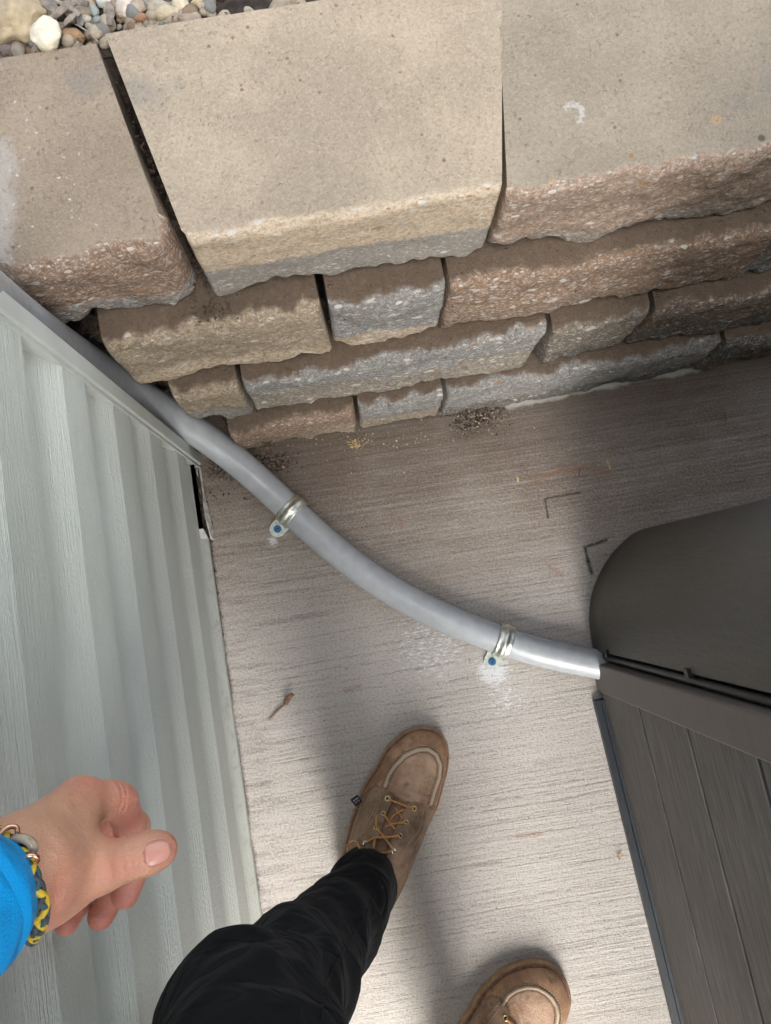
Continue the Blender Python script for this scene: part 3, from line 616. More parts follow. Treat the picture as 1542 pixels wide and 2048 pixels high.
def splinter(name, A, B, z, r, mat, label, cat, bend=.0, flat=.5, group=None, dz=0, n=9):
    a, b_ = up(*A, z), up(*B, z+dz); per = Vector((-(b_-a).y, (b_-a).x, 0)); pts = []; R = []; sd_ = random.uniform(0, 50)
    for i in range(n):
        t_ = i/(n-1); pts.append(a.lerp(b_, t_)+per*(bend*math.sin(t_*math.pi)+.03*gno(t_*3, sd_, 0, 1.3))); R.append(r*(.35+.75*math.sin(min(1, t_*1.2+.15)*math.pi*.8))*(1+.3*gno(t_*5, sd_, 1, 1)))
    o = MB().tube(pts, R, 8, flat=flat).build(name, mat, None, True); tag(o, label, cat, group); return o
MUL = simple('weathered_mulch', (.20, .165, .135), .9, var=.35, scale=150, bump=.001); BRK = simple('dark_bark', (.07, .048, .036), .9, var=.4, scale=100, bump=.002)
for k, (A, B, r, lab) in enumerate([((100, 40), (150, 5), .004, 'weathered mulch splinter leaning right of the cream stone'), ((118, 5), (160, 30), .0035, 'grey mulch chip crossing the splinters'),
      ((84, 6), (112, 26), .004, 'dark mulch chip behind the tan rock'), ((128, 50), (158, 22), .003, 'thin mulch splinter above the orange brown pebble'), ((218, 5), (219, 50), .0045, 'upright weathered wood splinter by the block corner'),
      ((140, 2), (176, 8), .004, 'flat mulch chip at the top edge'), ((150, 48), (196, 84), .0008, 'hair thin dry stalk pointing at the block joint')]):
    splinter('mulch_chip' if k < 6 else 'dry_stalk', A, B, ZG+.010, r, MUL if k % 3 else BRK if k == 2 else MUL, lab, 'mulch' if k < 6 else 'stalk', .05, .5, 'mulch chips among the pebbles' if k < 6 else None)
STRAW = simple('dry_straw', (.55, .43, .22), .8, var=.3, scale=200); TWIG = simple('twig_bark', (.16, .09, .05), .9, var=.4, scale=200)
# the little twig on the slab
TW = tag(empty('twig', up(560, 1415, 0)), 'small brown twig with a dark curled tip lying on the slab above the boot', 'twig'); tl = TW.location
def local(o, root): 
    for v in o.data.vertices: v.co -= root.location
    o.parent = root
    for k in ('label', 'category', 'group'):
        if k in o: del o[k]
    return o
local(splinter('stem', (539, 1441), (580, 1402), .002, .0014, simple('twig_tan', (.30, .19, .12), .85), 'x', 'x', .06, 1), TW)
local(splinter('dead_leaf', (572, 1410), (586, 1388), .004, .0042, TWIG, 'x', 'x', .15, .35, dz=.006), TW)
splinter('dead_stalk', (1447, 820), (1450, 852), .002, .0008, TWIG, 'thin dark stalk lying on the shaded slab near the wall at the right', 'stalk', .1, 1)
splinter('dead_stalk', (1157, 935), (1153, 955), .002, .0009, TWIG, 'short dark bent stalk near the charcoal marks', 'stalk', .2, 1)
splinter('seed_husk', (1212, 921), (1220, 938), .003, .0022, STRAW, 'small pale seed husk on the slab above the hot tub corner', 'husk', .1, .6)
splinter('seed_husk', (1033, 952), (1036, 964), .003, .0020, STRAW, 'tiny straw coloured husk on the slab in the middle', 'husk', .1, .6)
# tuft of dry moss below the wall
def tuft(name, px, py, r, n, mat, label, cat, length=.006, z=.0, kind=None):
    b = MB()
    for i in range(n):
        q = up(px+random.gauss(0, r), py+random.gauss(0, r*.7), z+.001); d = Vector((random.uniform(-1, 1), random.uniform(-1, 1), random.uniform(.0, .8))).normalized()*length*random.uniform(.5, 1.3)
        b.tube([q, q+d*.5+Vector((0, 0, .0006)), q+d], [.0005, .0008, .0002], 4)
    return tag(b.build(name, mat), label, cat, kind=kind)
tuft('leaf_tuft', 711, 888, 7, 60, STRAW, 'little clump of yellow dried leaf bits on the slab below the wall', 'dried leaves')
tuft('leaf_tuft', 1237, 1712, 3, 10, STRAW, 'tiny dry leaf scrap beside the hot tub base', 'dried leaves')
fl = [(random.gauss(760, 110), random.gauss(875, 16)) for _ in range(150)]+[(random.gauss(960, 45), random.gauss(828, 10)) for _ in range(90)]+[(random.uniform(480, 1500), random.uniform(880, 1400)) for _ in range(120)]+[(random.uniform(560, 1250), random.uniform(1350, 2040)) for _ in range(70)]
flecks('leaf_crumbs', simple('pale_crumbs', (.50, .41, .27), .9, var=.4, scale=500), fl, .0008, .0019, 'pale crumbs of dry leaf and stone scattered on the slab', 'crumbs', kind='stuff')
fl = [(random.gauss(955, 38), random.gauss(838, 13)) for _ in range(110)]+[(random.gauss(470, 45), random.gauss(925, 14)) for _ in range(240)]+[(random.gauss(432, 4)+(y-1200)*.12, y) for y in np.random.default_rng(3).uniform(1090, 1500, 160)]
fl += [(random.gauss(385, 5)+(y-915)*.20, y) for y in np.random.default_rng(5).uniform(912, 1085, 170)]+[(random.gauss(480, 60)-(y-930)*.6, y) for y in np.random.default_rng(6).uniform(900, 1000, 130)]
flecks('dirt_crumbs', soil_m, fl, .001, .0024, 'dark dirt crumbs gathered in corners of the slab', 'dirt', kind='stuff')
# fibrous dark nest of dirt between the wall and the pipe
def nest():
    b = MB(); path = spline([(150, 640, .34), (215, 690, .30), (300, 755, .20), (380, 812, .11), (450, 860, .05), (520, 905, .01)], 12)
    for i in range(2600):
        t_ = random.random()**1.2; k = t_*(len(path)-1); p = path[int(k)]; s_ = 24*(1-t_*.6)
        q = up(p[0]+random.gauss(0, s_*.8)+20, p[1]+random.gauss(0, s_*.45)-16, p[2]+random.uniform(-.02, .03))
        d = Vector((random.gauss(0, 1), random.gauss(0, 1), random.gauss(0, .6))).normalized()*random.uniform(.005, .018)
        b.tube([q, q+d*.5+Vector((random.gauss(0, .002), random.gauss(0, .002), random.gauss(0, .002))), q+d], [.0003, .0005, .0002], 3, cap=False)
    tag(b.build('plant_debris', simple('dead_fibres', (.10, .07, .05), .95, var=.6, scale=90)), 'dark fibrous plant debris packed between the pipe and the stone wall', 'debris', kind='stuff')
    V = []; FC = []; n = 14
    for i in range(0, len(path), 2):
        p = path[i]; c = up(p[0]+24, p[1]-20, p[2]-.02)+Vector((-.002, .018, 0))
        for k in range(n):
            a = 2*math.pi*k/n; r = (.030)*(1+.4*gno(i*.2, math.cos(a), math.sin(a), 1.7)); V.append((c.x+math.cos(a)*r*.7, c.y+math.cos(a)*r*.7, max(.001, c.z+math.sin(a)*r)))
    m = len(V)//n; FC = [(i*n+k, i*n+(k+1) % n, (i+1)*n+(k+1) % n, (i+1)*n+k) for i in range(m-1) for k in range(n)]+[tuple(range(n)), tuple((m-1)*n+k for k in range(n))]
    tag(link('dirt_pile', V, FC, soil_m, None, True), 'dark earth heaped in the corner behind the pipe', 'dirt', kind='stuff')
nest()
# ================================================================== PERSON
PERSON = tag(empty('person', up(760, 1900, 0)), 'person in black trousers and blue jacket standing on the slab, left hand loosely curled', 'person')
PL = Vector(PERSON.location)
def part(name, V, Fc, mat, parent=PERSON, smooth=True, attrs=None, off=None):
    V = np.asarray(V)-np.array(off if off is not None else PL); return link(name, V, Fc, mat, parent, smooth, attrs)
def U(px, py, z): return np.array(up(px, py, z), np.float32)
# ---- hand
wr = U(30, 1752, .850); wr2 = U(-70, 1838, .886)
IM = U(160, 1606, .790); MM = U(146, 1640, .768); RMc = U(128, 1690, .748); PM = U(105, 1735, .735)
fing = [
 [(IM, .0135), (U(222, 1600, .775), .0102), (U(238, 1604, .768), .0100), (U(262, 1650, .748), .0088), (U(246, 1680, .738), .0078)],
 [(MM, .0130), (U(243, 1636, .728), .0106), (U(265, 1655, .720), .0102), (U(277, 1716, .706), .0094), (U(250, 1788, .712), .0087)],
 [(RMc, .0125), (U(212, 1692, .702), .0103), (U(230, 1710, .694), .0100), (U(234, 1770, .688), .0092), (U(202, 1832, .696), .0085)],
 [(PM, .0120), (U(160, 1745, .690), .0092), (U(168, 1768, .684), .0086), (U(160, 1800, .690), .0080), (U(133, 1846, .700), .0076)]]
THC, THM, THI, THT = U(92, 1768, .822), U(202, 1734, .812), U(262, 1716, .812), U(320, 1699, .806)
def hand_sdf(P):
    palm = capd(P, wr2, wr, .0195, .0245)
    for m_, r in ((IM, .0140), (MM, .0140), (RMc, .0140), (PM, .0145)):
        st = wr+(m_-wr)*.12; palm = smin(palm, capd(P, st, m_, .0205, r), .010)
    th = smin(capd(P, wr+(THC-wr)*.6, THC, .0165, .0172), capd(P, THC, THM, .0172, .0124), .010)
    palm = smin(palm, th, .014)
    web = capd(P, THM*.55+THC*.45, IM*.75+wr*.25, .0045, .0075); palm = smin(palm, web, .010)
    palm = smin(palm, capd(P, IM*.5+MM*.5, PM*.6+RMc*.4, .0125, .0125), .006)
    d = palm
    for f in fing:
        c = chain(P, f, .0035); c = np.minimum(c, 9); d = smin(d, c, .0022)
    t = chain(P, [(THM, .0124), (THM*.5+THI*.5, .0098), (THI, .0101), (THI*.4+THT*.6, .0097), (THT, .0088)], .005)
    d = smin(d, t, .0035)
    return d
allp = np.array([wr2, wr, IM, MM, THT, THM]+[q[0] for f in fing for q in f]); lo = allp.min(0)-.034; hi = allp.max(0)+.034
Vh, Fh = snet(hand_sdf, lo, hi, .0014)
# ---- whole body below the clothes, coarse, joined with the hand into one mesh
pel = np.array([.12, -.80, .93]); chest = np.array([.12, -.78, 1.30]); shL = np.array([-.03, -.70, 1.42]); shR = np.array([.27, -.70, 1.42])
elL = np.array([-.160, -.30, 1.12]); elR = np.array([.30, -.33, 1.18]); wrR = np.array([.10, -.10, 1.27]); head = np.array([.11, -.56, 1.66])
kneL = U(495, 2075, .585); ankL = U(742, 1756, .12); hipL = np.array([.05, -.78, .88]); hipR = np.array([.19, -.79, .88]); kneR = np.array([.21, -.74, .50]); ankR = U(920, 2175, .12)
def body_sdf(P):
    d = capd(P, pel, chest, .115, .125); d = smin(d, capd(P, shL, shR, .055, .055), .05); nk = (shL+shR)/2
    d = smin(d, capd(P, nk, head-np.array([0, .02, .08]), .058, .05), .03)
    hd = np.linalg.norm((P-head)/np.array([.075, .095, .115]), axis=-1); hd = (hd-1)*.08
    d = smin(d, hd, .03); face = head+np.array([0, .085, -.035])
    d = smin(d, capd(P, face+np.array([0, -.012, .03]), face+np.array([0, .012, -.01]), .008, .014), .008)          # nose
    d = smin(d, capd(P, head+np.array([-.015, .07, -.085]), head+np.array([.015, .07, -.085]), .02, .02), .02)       # chin
    for s_ in (-1, 1):
        d = smin(d, capd(P, head+np.array([s_*.076, -.005, -.005]), head+np.array([s_*.08, -.012, -.04]), .012, .009), .006)
        e = np.linalg.norm(P-(head+np.array([s_*.032, .095, .005])), axis=-1)-.012; d = np.maximum(d, -e)
    for a_, e_, w_ in ((shL, elL, wr2), (shR, elR, wrR)): d = smin(d, smin(capd(P, a_, e_, .046, .036), capd(P, e_, w_, .028, .016), .02), .02)
    for h_, k_, a_ in ((hipL, kneL, ankL), (hipR, kneR, ankR)): d = smin(d, smin(capd(P, h_, k_, .062, .034), capd(P, k_, a_, .034, .020), .01), .03)
    # right hand that holds the camera overhead of the view: palm and fingers
    pr_ = wrR+np.array([-.035, .055, .005]); d = smin(d, capd(P, wrR, pr_, .024, .026), .012)
    for i in range(4):
        b0 = pr_+np.array([.026-.018*i, .022-.004*i, -.002]); d = smin(d, chain(P, [(b0, .010), (b0+np.array([-.012, .035, .004]), .0085), (b0+np.array([-.024, .050, .022]), .0075)], .004), .003)
    d = smin(d, chain(P, [(pr_+np.array([-.022, -.02, 0]), .013), (pr_+np.array([-.052, .0, .006]), .010), (pr_+np.array([-.066, .022, .010]), .009)], .005), .006)
    return d
Vb, Fb = snet(body_sdf, np.array([-.26, -.98, .03]), np.array([.42, .06, 1.82]), .009)
def skin():
    t = NT('skin'); n = t.noise(scale=26, detail=3); n2 = t.noise(scale=90, detail=4, rough=.6)
    c = t.mix(t.ramp(n, .35, .68), (.56, .30, .19), (.56, .235, .155)); c = t.mix(t.ramp(n2, .45, .7, 0, .35), c, (.64, .34, .24))
    c = t.mix(t.mul(t.attr('red'), .85), c, (.40, .125, .10))
    c = t.mix(t.ramp(t.noise(scale=300, detail=4, rough=.7), .55, .75, 0, .25), c, (.42, .19, .14)); vein = t.noise(t.map(scale=(1, 1.6, 1)), scale=34, detail=1, dist=1.2); c = t.mix(t.ramp(vein, .60, .70, 0, .14), c, (.36, .24, .24))
    v = t.voro(scale=900, feature='DISTANCE_TO_EDGE'); fold = t.attr('fold')
    h = t.add(t.mul(v.outputs['Distance'], .6), t.noise(scale=350, detail=3))
    nb = t.bump(h, .0006, 1); nb = t.bump(t.noise(t.map(scale=(1, 1.6, 1)), scale=55, detail=2, dist=.8), .0025, .5, nb)
    return t.done(c, .46, nb, spec=.4, **{'Subsurface Weight': .18, 'Subsurface Radius': (.010, .004, .002), 'Subsurface Scale': .5})
tips = np.array([f[-1][0] for f in fing]+[f[-2][0] for f in fing]+[f[1][0] for f in fing[1:]]+[fing[0][2][0]+np.array([.002, -.010, -.006]), THT+np.array([.012, 0, -.01])]); dd = np.linalg.norm(Vh[:, None]-tips[None], axis=2).min(1); red = np.clip(1.15-dd/.024, 0, 1)
# fine tendon relief on the back of the hand, creases over the thumb joint
NV = np.zeros_like(Vh)
for a_, b_, c_ in ((0, 1, 2), (2, 3, 0)):
    nrm_ = np.cross(Vh[Fh[:, b_]]-Vh[Fh[:, a_]], Vh[Fh[:, c_]]-Vh[Fh[:, a_]])
    for q in range(4): np.add.at(NV, Fh[:, q], nrm_)
NV /= np.linalg.norm(NV, axis=1)[:, None]+1e-9
dis = np.zeros(len(Vh))
for m_ in (IM, MM, RMc, PM):
    a_ = wr; ba = m_-a_; t_ = np.clip((Vh-a_) @ ba/(ba @ ba), 0, 1); dl = np.linalg.norm(Vh-a_-t_[:, None]*ba, axis=1)
    side = np.linalg.norm(np.cross(Vh-a_, ba/np.linalg.norm(ba)), axis=1); up_ = NV[:, 2] > .2
thd = (THT-THI)/np.linalg.norm(THT-THI)
for off_, am in ((-.001, .0006), (.0018, .0005), (-.0045, .0004), (.0045, .0003)):
    s_ = (Vh-THI) @ thd-off_; near = np.linalg.norm(Vh-THI, axis=1) < .02; dis -= 1.8*am*np.exp(-(s_/.0009)**2)*near
for f in fing:
    for jn in (1, 3):
        ax_ = f[jn+1][0]-f[jn-1][0]; ax_ = ax_/np.linalg.norm(ax_)
        for off_ in (-.0016, .0016):
            s_ = (Vh-f[jn][0]) @ ax_-off_; near = np.linalg.norm(Vh-f[jn][0], axis=1) < .0165; dis -= .0009*np.exp(-(s_/.0010)**2)*near
Vh = Vh+NV*dis[:, None]
Vall = np.concatenate([Vb, Vh]); Fall = np.concatenate([Fb, Fh+len(Vb)])
part('body', Vall, Fall, skin(), attrs={'red': np.concatenate([np.zeros(len(Vb)), red]), 'fold': np.zeros(len(Vall))})
# thumbnail
def nail(tip, base, upv, w, l, lift):
    ax_ = (tip-base)/np.linalg.norm(tip-base); upv = upv-ax_*(upv @ ax_); upv /= np.linalg.norm(upv); sd_ = np.cross(ax_, upv); V = []; n = 9; m = 9
    bh = BVHTree.FromPolygons([Vector(v) for v in Vh.tolist()], Fh.tolist())
    for i in range(n):
        for j in range(m):
            u = -1+2*i/(n-1); v = j/(m-1); ww = w*math.sqrt(max(.02, 1-max(0, (v-.55)/.47)**2))*(math.sqrt(max(0.02, 1-max(0, (.25-v)/.27)**2)))
            p = tip+ax_*(-.0015-l*(.62)+l*v*1.1)+sd_*(u*ww)+upv*.03; hit = bh.ray_cast(Vector(p), Vector(-upv))
            q = np.array(hit[0]) if hit[0] is not None else p-upv*.02; V.append(q+upv*(lift*(1-u*u*.75)))
    FC = [(i*m+j, (i+1)*m+j, (i+1)*m+j+1, i*m+j+1) for i in range(n-1) for j in range(m-1)]
    t = NT('fingernail'); c = t.mix(0, (.58, .27, .21), (.8, .6, .5))
    o = part('fingernail', V, FC, t.done(c, .28, spec=.5)); s_ = o.modifiers.new('solid', 'SOLIDIFY'); s_.thickness = .0005
    return o
nail(THT, THI, np.array([.55, .22, .80]), .0060, .0125, .0004)
# ---- trousers
def legpts():
    return [(U(744, 1754, .115), .041), (U(722, 1787, .19), .044), (U(652, 1875, .34), .052), (U(575, 1975, .47), .060), (kneL, .069), (U(500, 2220, .66), .076), (hipL+np.array([0, -.01, .0]), .100)]
LP = legpts()
def fold_field(P, s=1.0):
    x, y, z = P[..., 0], P[..., 1], P[..., 2]
    w = .0035*np.sin(z*62+x*30+2.2*np.sin(y*21+z*9)+1.3)+.0028*np.sin(z*31-x*45+y*20+1.6*np.sin(z*17))+.0018*np.sin(z*110+y*60-x*40+1.5*np.sin(x*50))
    low = np.exp(-np.clip(z-.12, 0, 1)/.22); ring = .0045*np.sin(z*88+2.5*np.sin(x*20+y*14))*low
    kn = np.exp(-((z-.50)/.10)**2); cr = .0045*np.abs(np.sin(z*38+x*26-y*8+1.7*np.sin(y*16+x*9)))**.6+.0035*np.abs(np.sin(z*24-x*34+y*22+1.2*np.sin(z*13)))**.6-.004
    return s*(.7*w+ring+cr+kn*.003*np.sin((x*.8-y*.6)*90+3*np.sin(z*22)))
def leg_sdf(P):
    d = chain(P, LP, .018); return d+fold_field(P)
Vl, Fl = snet(leg_sdf, np.array([-.235, -.90, .075]), np.array([.16, -.22, .98]), .0042)
def low_sdf(P):
    d = chain(P, [(ankR+np.array([0, 0, .02]), .05), (U(925, 2290, .25), .062) if False else ((ankR+kneR)/2, .064), (kneR, .078), (hipR, .098)], .04)
    d = smin(d, capd(P, hipL+np.array([.01, 0, .02]), hipR+np.array([-.01, 0, .02]), .105, .105), .04); d = smin(d, capd(P, pel, pel+np.array([0, 0, .10]), .13, .125), .05)
    return d+fold_field(P, 1.2)
Vr, Fr = snet(low_sdf, np.array([-.2, -.98, .075]), np.array([.36, -.45, 1.12]), .008)
def cloth(name, c0, c1, rough, sc=1200, spec=.25, sheen=0.3):
    t = NT(name); n = t.noise(scale=9, detail=5, rough=.6); w = t.n('ShaderNodeTexWave', wave_type='BANDS', bands_direction='DIAGONAL'); w.inputs['Scale'].default_value = sc/3; w.inputs['Distortion'].default_value = .4
    c = t.mix(t.ramp(n, .35, .7), c0, c1); lint = t.voro(scale=60); lm = t.mul(t.ramp(t.sep(lint.outputs['Color'])[0], .94, .95), t.ramp(lint.outputs['Distance'], .05, .16, 1, 0)); c = t.mix(t.mul(lm, .12), c, (.4, .38, .35))
    return t.done(c, rough, t.bump(t.add(t.mul(t.noise(scale=900, detail=2), .1), t.mul(t.math('ABSOLUTE', t.math('SUBTRACT', t.noise(t.map(scale=(1, 1, 1.3)), scale=15, detail=2, dist=.9), .5)), 3.0)), .006), spec=spec, **{'Sheen Weight': sheen, 'Sheen Roughness': .5})
TRS = cloth('black_cloth', (.0045, .0048, .0055), (.0085, .0085, .009), .85, spec=.16, sheen=.03)
tr = part('trousers', np.concatenate([Vl, Vr]), np.concatenate([Fl, Fr+len(Vl)]), TRS)
# fine seams along the left leg
mid = [np.array(p[0]) for p in LP]; bvl = BVHTree.FromPolygons([Vector(v) for v in Vl.tolist()], Fl.tolist())
b = MB(); seam = []
for (px, py) in spline([(762, 1745), (745, 1800), (700, 1880), (655, 1960), (640, 2040)], 14):
    d_ = RM @ Vector(((px-CX)/F, -(py-CY)/F, -1)); h_ = bvl.ray_cast(Vector((0, 0, CZ)), d_.normalized())
    if h_[0]: seam.append(h_[0]+h_[1]*.0004)
if len(seam) > 3: b.tube([p-PL for p in seam], .0011, 6); b.build('seam', TRS, tr, True)
# ---- jacket
def slv(P):
    ax_ = wr2-wr; ax_ = ax_/np.linalg.norm(ax_); a_ = U(-92, 1838, .886); e_ = elL
    m_ = np.array([-.184, -.137, .955], np.float32); d = smin(smin(capd(P, a_, m_, .0315, .033), capd(P, m_, e_, .033, .038), .01), capd(P, e_, shL, .040, .062), .008)
    x, y, z = P[..., 0], P[..., 1], P[..., 2]
    return d+.0018*np.sin(z*70+x*40+2*np.sin(y*30))
Vs, Fs = snet(slv, np.array([-.25, -.76, .83]), np.array([.02, -.06, 1.52]), .0035)
def tor(P):
    d = capd(P, pel+np.array([0, 0, .03]), chest, .145, .150); d = smin(d, capd(P, shL, shR, .072, .072), .06); d = smin(d, smin(capd(P, shR, elR, .062, .048), capd(P, elR, elR*.3+wrR*.7, .048, .034), .02), .03)
    x, y, z = P[..., 0], P[..., 1], P[..., 2]; return d+.003*np.sin(z*50+x*30+2*np.sin(y*20))
Vt, Ft = snet(tor, np.array([-.22, -.98, .76]), np.array([.42, -.06, 1.56]), .009)
BLU = cloth('blue_shell_fabric', (.0, .26, .60), (.0, .285, .66), .6, spec=.2, sheen=.03)
part('jacket', np.concatenate([Vs, Vt]), np.concatenate([Fs, Ft+len(Vs)]), BLU)
# hair cap
def hair(P):
    hd = (np.linalg.norm((P-head-np.array([0, -.012, .012]))/np.array([.083, .100, .118]), axis=-1)-1)*.085; cut = (P[..., 1]-head[1]-.055)+(head[2]+.03-P[..., 2])*.4
    return np.maximum(np.maximum(hd, cut), head[2]-.05-P[..., 2])+.002*np.sin(P[..., 0]*400+P[..., 1]*90)
Vx, Fx = snet(hair, head-.14, head+.14, .006); part('hair', Vx, Fx, simple('brown_hair', (.05, .03, .018), .6, scale=200, bump=.002))
# ---- bracelet of braided cord and a shackle
bh = BVHTree.FromPolygons([Vector(v) for v in Vh.tolist()], Fh.tolist())
def onhand(px, py, lift):
    d_ = (RM @ Vector(((px-CX)/F, -(py-CY)/F, -1))).normalized(); h_ = bh.ray_cast(Vector((0, 0, CZ)), d_)
    return (h_[0]+h_[1]*lift) if h_[0] else up(px, py, .84)
def wring():
    """closed loop round the wrist through the photographed front arc"""
    arc = spline([(-12, 1668), (10, 1688), (38, 1712), (52, 1742), (64, 1775), (74, 1805), (76, 1840), (64, 1870)], 10); P = [np.array(onhand(x, y, .0024)) for x, y in arc]
    c = wr+(wr2-wr)*.12; a_, b_ = P[-1]-c, P[0]-c; back = []
    n_ = np.cross(P[len(P)//2]-P[0], P[-1]-P[0]); 
    for k in range(1, 20):
        t_ = k/20; m_ = (1-t_)*a_+t_*b_; f_ = -(P[len(P)//2]-c); f_ = f_/np.linalg.norm(f_); v = m_*(1-.6*math.sin(t_*math.pi))+f_*.031*math.sin(t_*math.pi); back.append(c+v)
    return P+back
WRG = wring(); WR = [Vector(p) for p in WRG]
def braid(k, mat_y, mat_d, sub=3):
    """helical strands along the loop"""
    L = [WR[0]]; loop = WR+[WR[0]]; dense = spline([tuple(p) for p in loop], 3); pts = {0: [], 1: [], 2: []}; n = len(dense); s_ = 0
    for i, p in enumerate(dense):
        q = dense[min(i+1, n-1)]; o_ = dense[max(i-1, 0)]; t_ = Vector(q-o_).normalized(); p = Vector(p); r_ = (p-Vector(wr)); r_ = (r_-t_*r_.dot(t_)).normalized(); b_ = t_.cross(r_); s_ += (Vector(p)-Vector(o_)).length if i else 0
        for j in range(3):
            ph = s_/.0095*2*math.pi*.5+j*2*math.pi/3; pts[j].append(p+b_*(.0021*math.sin(ph))+r_*(.0010*math.cos(2*ph)))
    return pts
br = braid(0, 0, 0)
YEL = simple('yellow_cord', (.55, .38, .02), .65, scale=600, bump=.0005); TEA = simple('slate_teal_cord', (.035, .075, .085), .7, scale=600, bump=.0005); GRC = simple('charcoal_cord', (.045, .05, .055), .75, scale=600, bump=.0005)
BR = MB()
bo = MB().tube([p-PL for p in br[0]], .0014, 8).build('bracelet', TEA, PERSON, True); bo['label'] = 'braided cord bracelet in yellow and teal with a metal shackle'
MB().tube([p-PL for p in br[1]], .0016, 8).build('yellow_strand', YEL, bo, True); MB().tube([p-PL for p in br[2]], .0014, 8).build('charcoal_strand', GRC, bo, True)
BEAD = NT('smoky_bead'); BEAD = BEAD.done(BEAD.mix(BEAD.ramp(BEAD.noise(scale=170, detail=3), .4, .62), (.05, .055, .06), (.34, .28, .20)), .25)
COP = NT('copper_metal'); COP = COP.done((.80, .42, .30), .28, metal=1)
def torus_at(px, py, R0, r, mat, name, parent, tilt=(0, 0, 0), lift=.006, oval=1.0):
    c = onhand(px, py, lift); M = Matrix.Rotation(tilt[2], 4, 'Z') @ Matrix.Rotation(tilt[0], 4, 'X') @ Matrix.Rotation(tilt[1], 4, 'Y'); pts = [c+(M @ Vector((math.cos(a)*R0*oval, math.sin(a)*R0, 0))) for a in np.linspace(0, 2*math.pi, 33)]
    return MB().tube([p-PL for p in pts], r, 10, cap=False).build(name, mat, parent, True)
torus_at(38, 1706, .0030, .0021, BEAD, 'bead', bo, (.1, .1, -.5), .004, 1.5); torus_at(47, 1733, .0030, .0010, COP, 'shackle', bo, (.7, .2, .1), .0045); torus_at(12, 1690, .0030, .0011, COP, 'shackle', bo, (.3, .5, .6), .0045, 1.4)
# ---- boots
def leather(name, dark=1.0):
    t = NT(name); rd = t.attr('ridge'); q = t.attr('quarter'); pl = t.attr('plug'); ln = t.attr('seam')
    n = t.noise(scale=28, detail=5, rough=.65); n2 = t.noise(t.map(loc=(5, 1, 2)), scale=75, detail=4, rough=.7)
    c = t.mix(t.ramp(n, .35, .68), (.26, .145, .080), (.47, .285, .170)); c = t.mix(t.mul(pl, .8), c, t.mix(t.ramp(n, .35, .65), (.31, .19, .12), (.50, .34, .235)))
    c = t.mix(t.mul(q, .75), c, t.mix(t.ramp(n, .35, .65), (.16, .105, .068), (.27, .185, .125)))
    c = t.mix(t.ramp(n2, .52, .70, 0, .55), c, (.075, .045, .028)); c = t.mix(t.mul(rd, .8), c, (.52, .42, .31)); c = t.mix(t.mul(ln, .85), c, (.045, .028, .018))
    c = t.mix(t.ramp(t.noise(scale=160, detail=4), .62, .75, 0, .35), c, (.40, .32, .24))
    h = t.add(t.mul(t.noise(scale=420, detail=4, rough=.65), .8), t.mul(n2, .6)); return t.done(c, .62, t.bump(h, .0012, .9), spec=.3)
LEA = leather('worn_brown_leather'); SOLE = simple('red_brown_midsole', (.19, .095, .060), .75, var=.35, scale=120, bump=.0008); OUT = simple('tan_wedge_sole', (.34, .215, .12), .8, var=.25, scale=120, bump=.0008)
LACE = simple('rawhide_lace', (.50, .25, .08), .6, var=.3, scale=500, bump=.0004); BRS = simple('brass_eyelet', (.72, .58, .28), .3, 1.0); STI = simple('pale_thread', (.46, .37, .27), .8); TAGM = simple('navy_tag', (.012, .014, .03), .7)
def polydist(Q, P):
    d = np.full(len(Q), 1e9)
    for a_, b_ in zip(P[:-1], P[1:]):
        a_, b_ = np.array(a_, float), np.array(b_, float); ab = b_-a_; t_ = np.clip((Q-a_) @ ab/(ab @ ab), 0, 1); d = np.minimum(d, np.linalg.norm(Q-a_-t_[:, None]*ab, axis=1))
    return d
def inpoly(Q, P):
    r = np.zeros(len(Q), bool); n = len(P)
    for i in range(n):
        x0, y0 = P[i]; x1, y1 = P[(i+1) % n]
        if y0 == y1: continue
        c = ((y0 > Q[:, 1]) != (y1 > Q[:, 1])) & (Q[:, 0] < (x1-x0)*(Q[:, 1]-y0)/(y1-y0)+x0); r ^= c
    return r
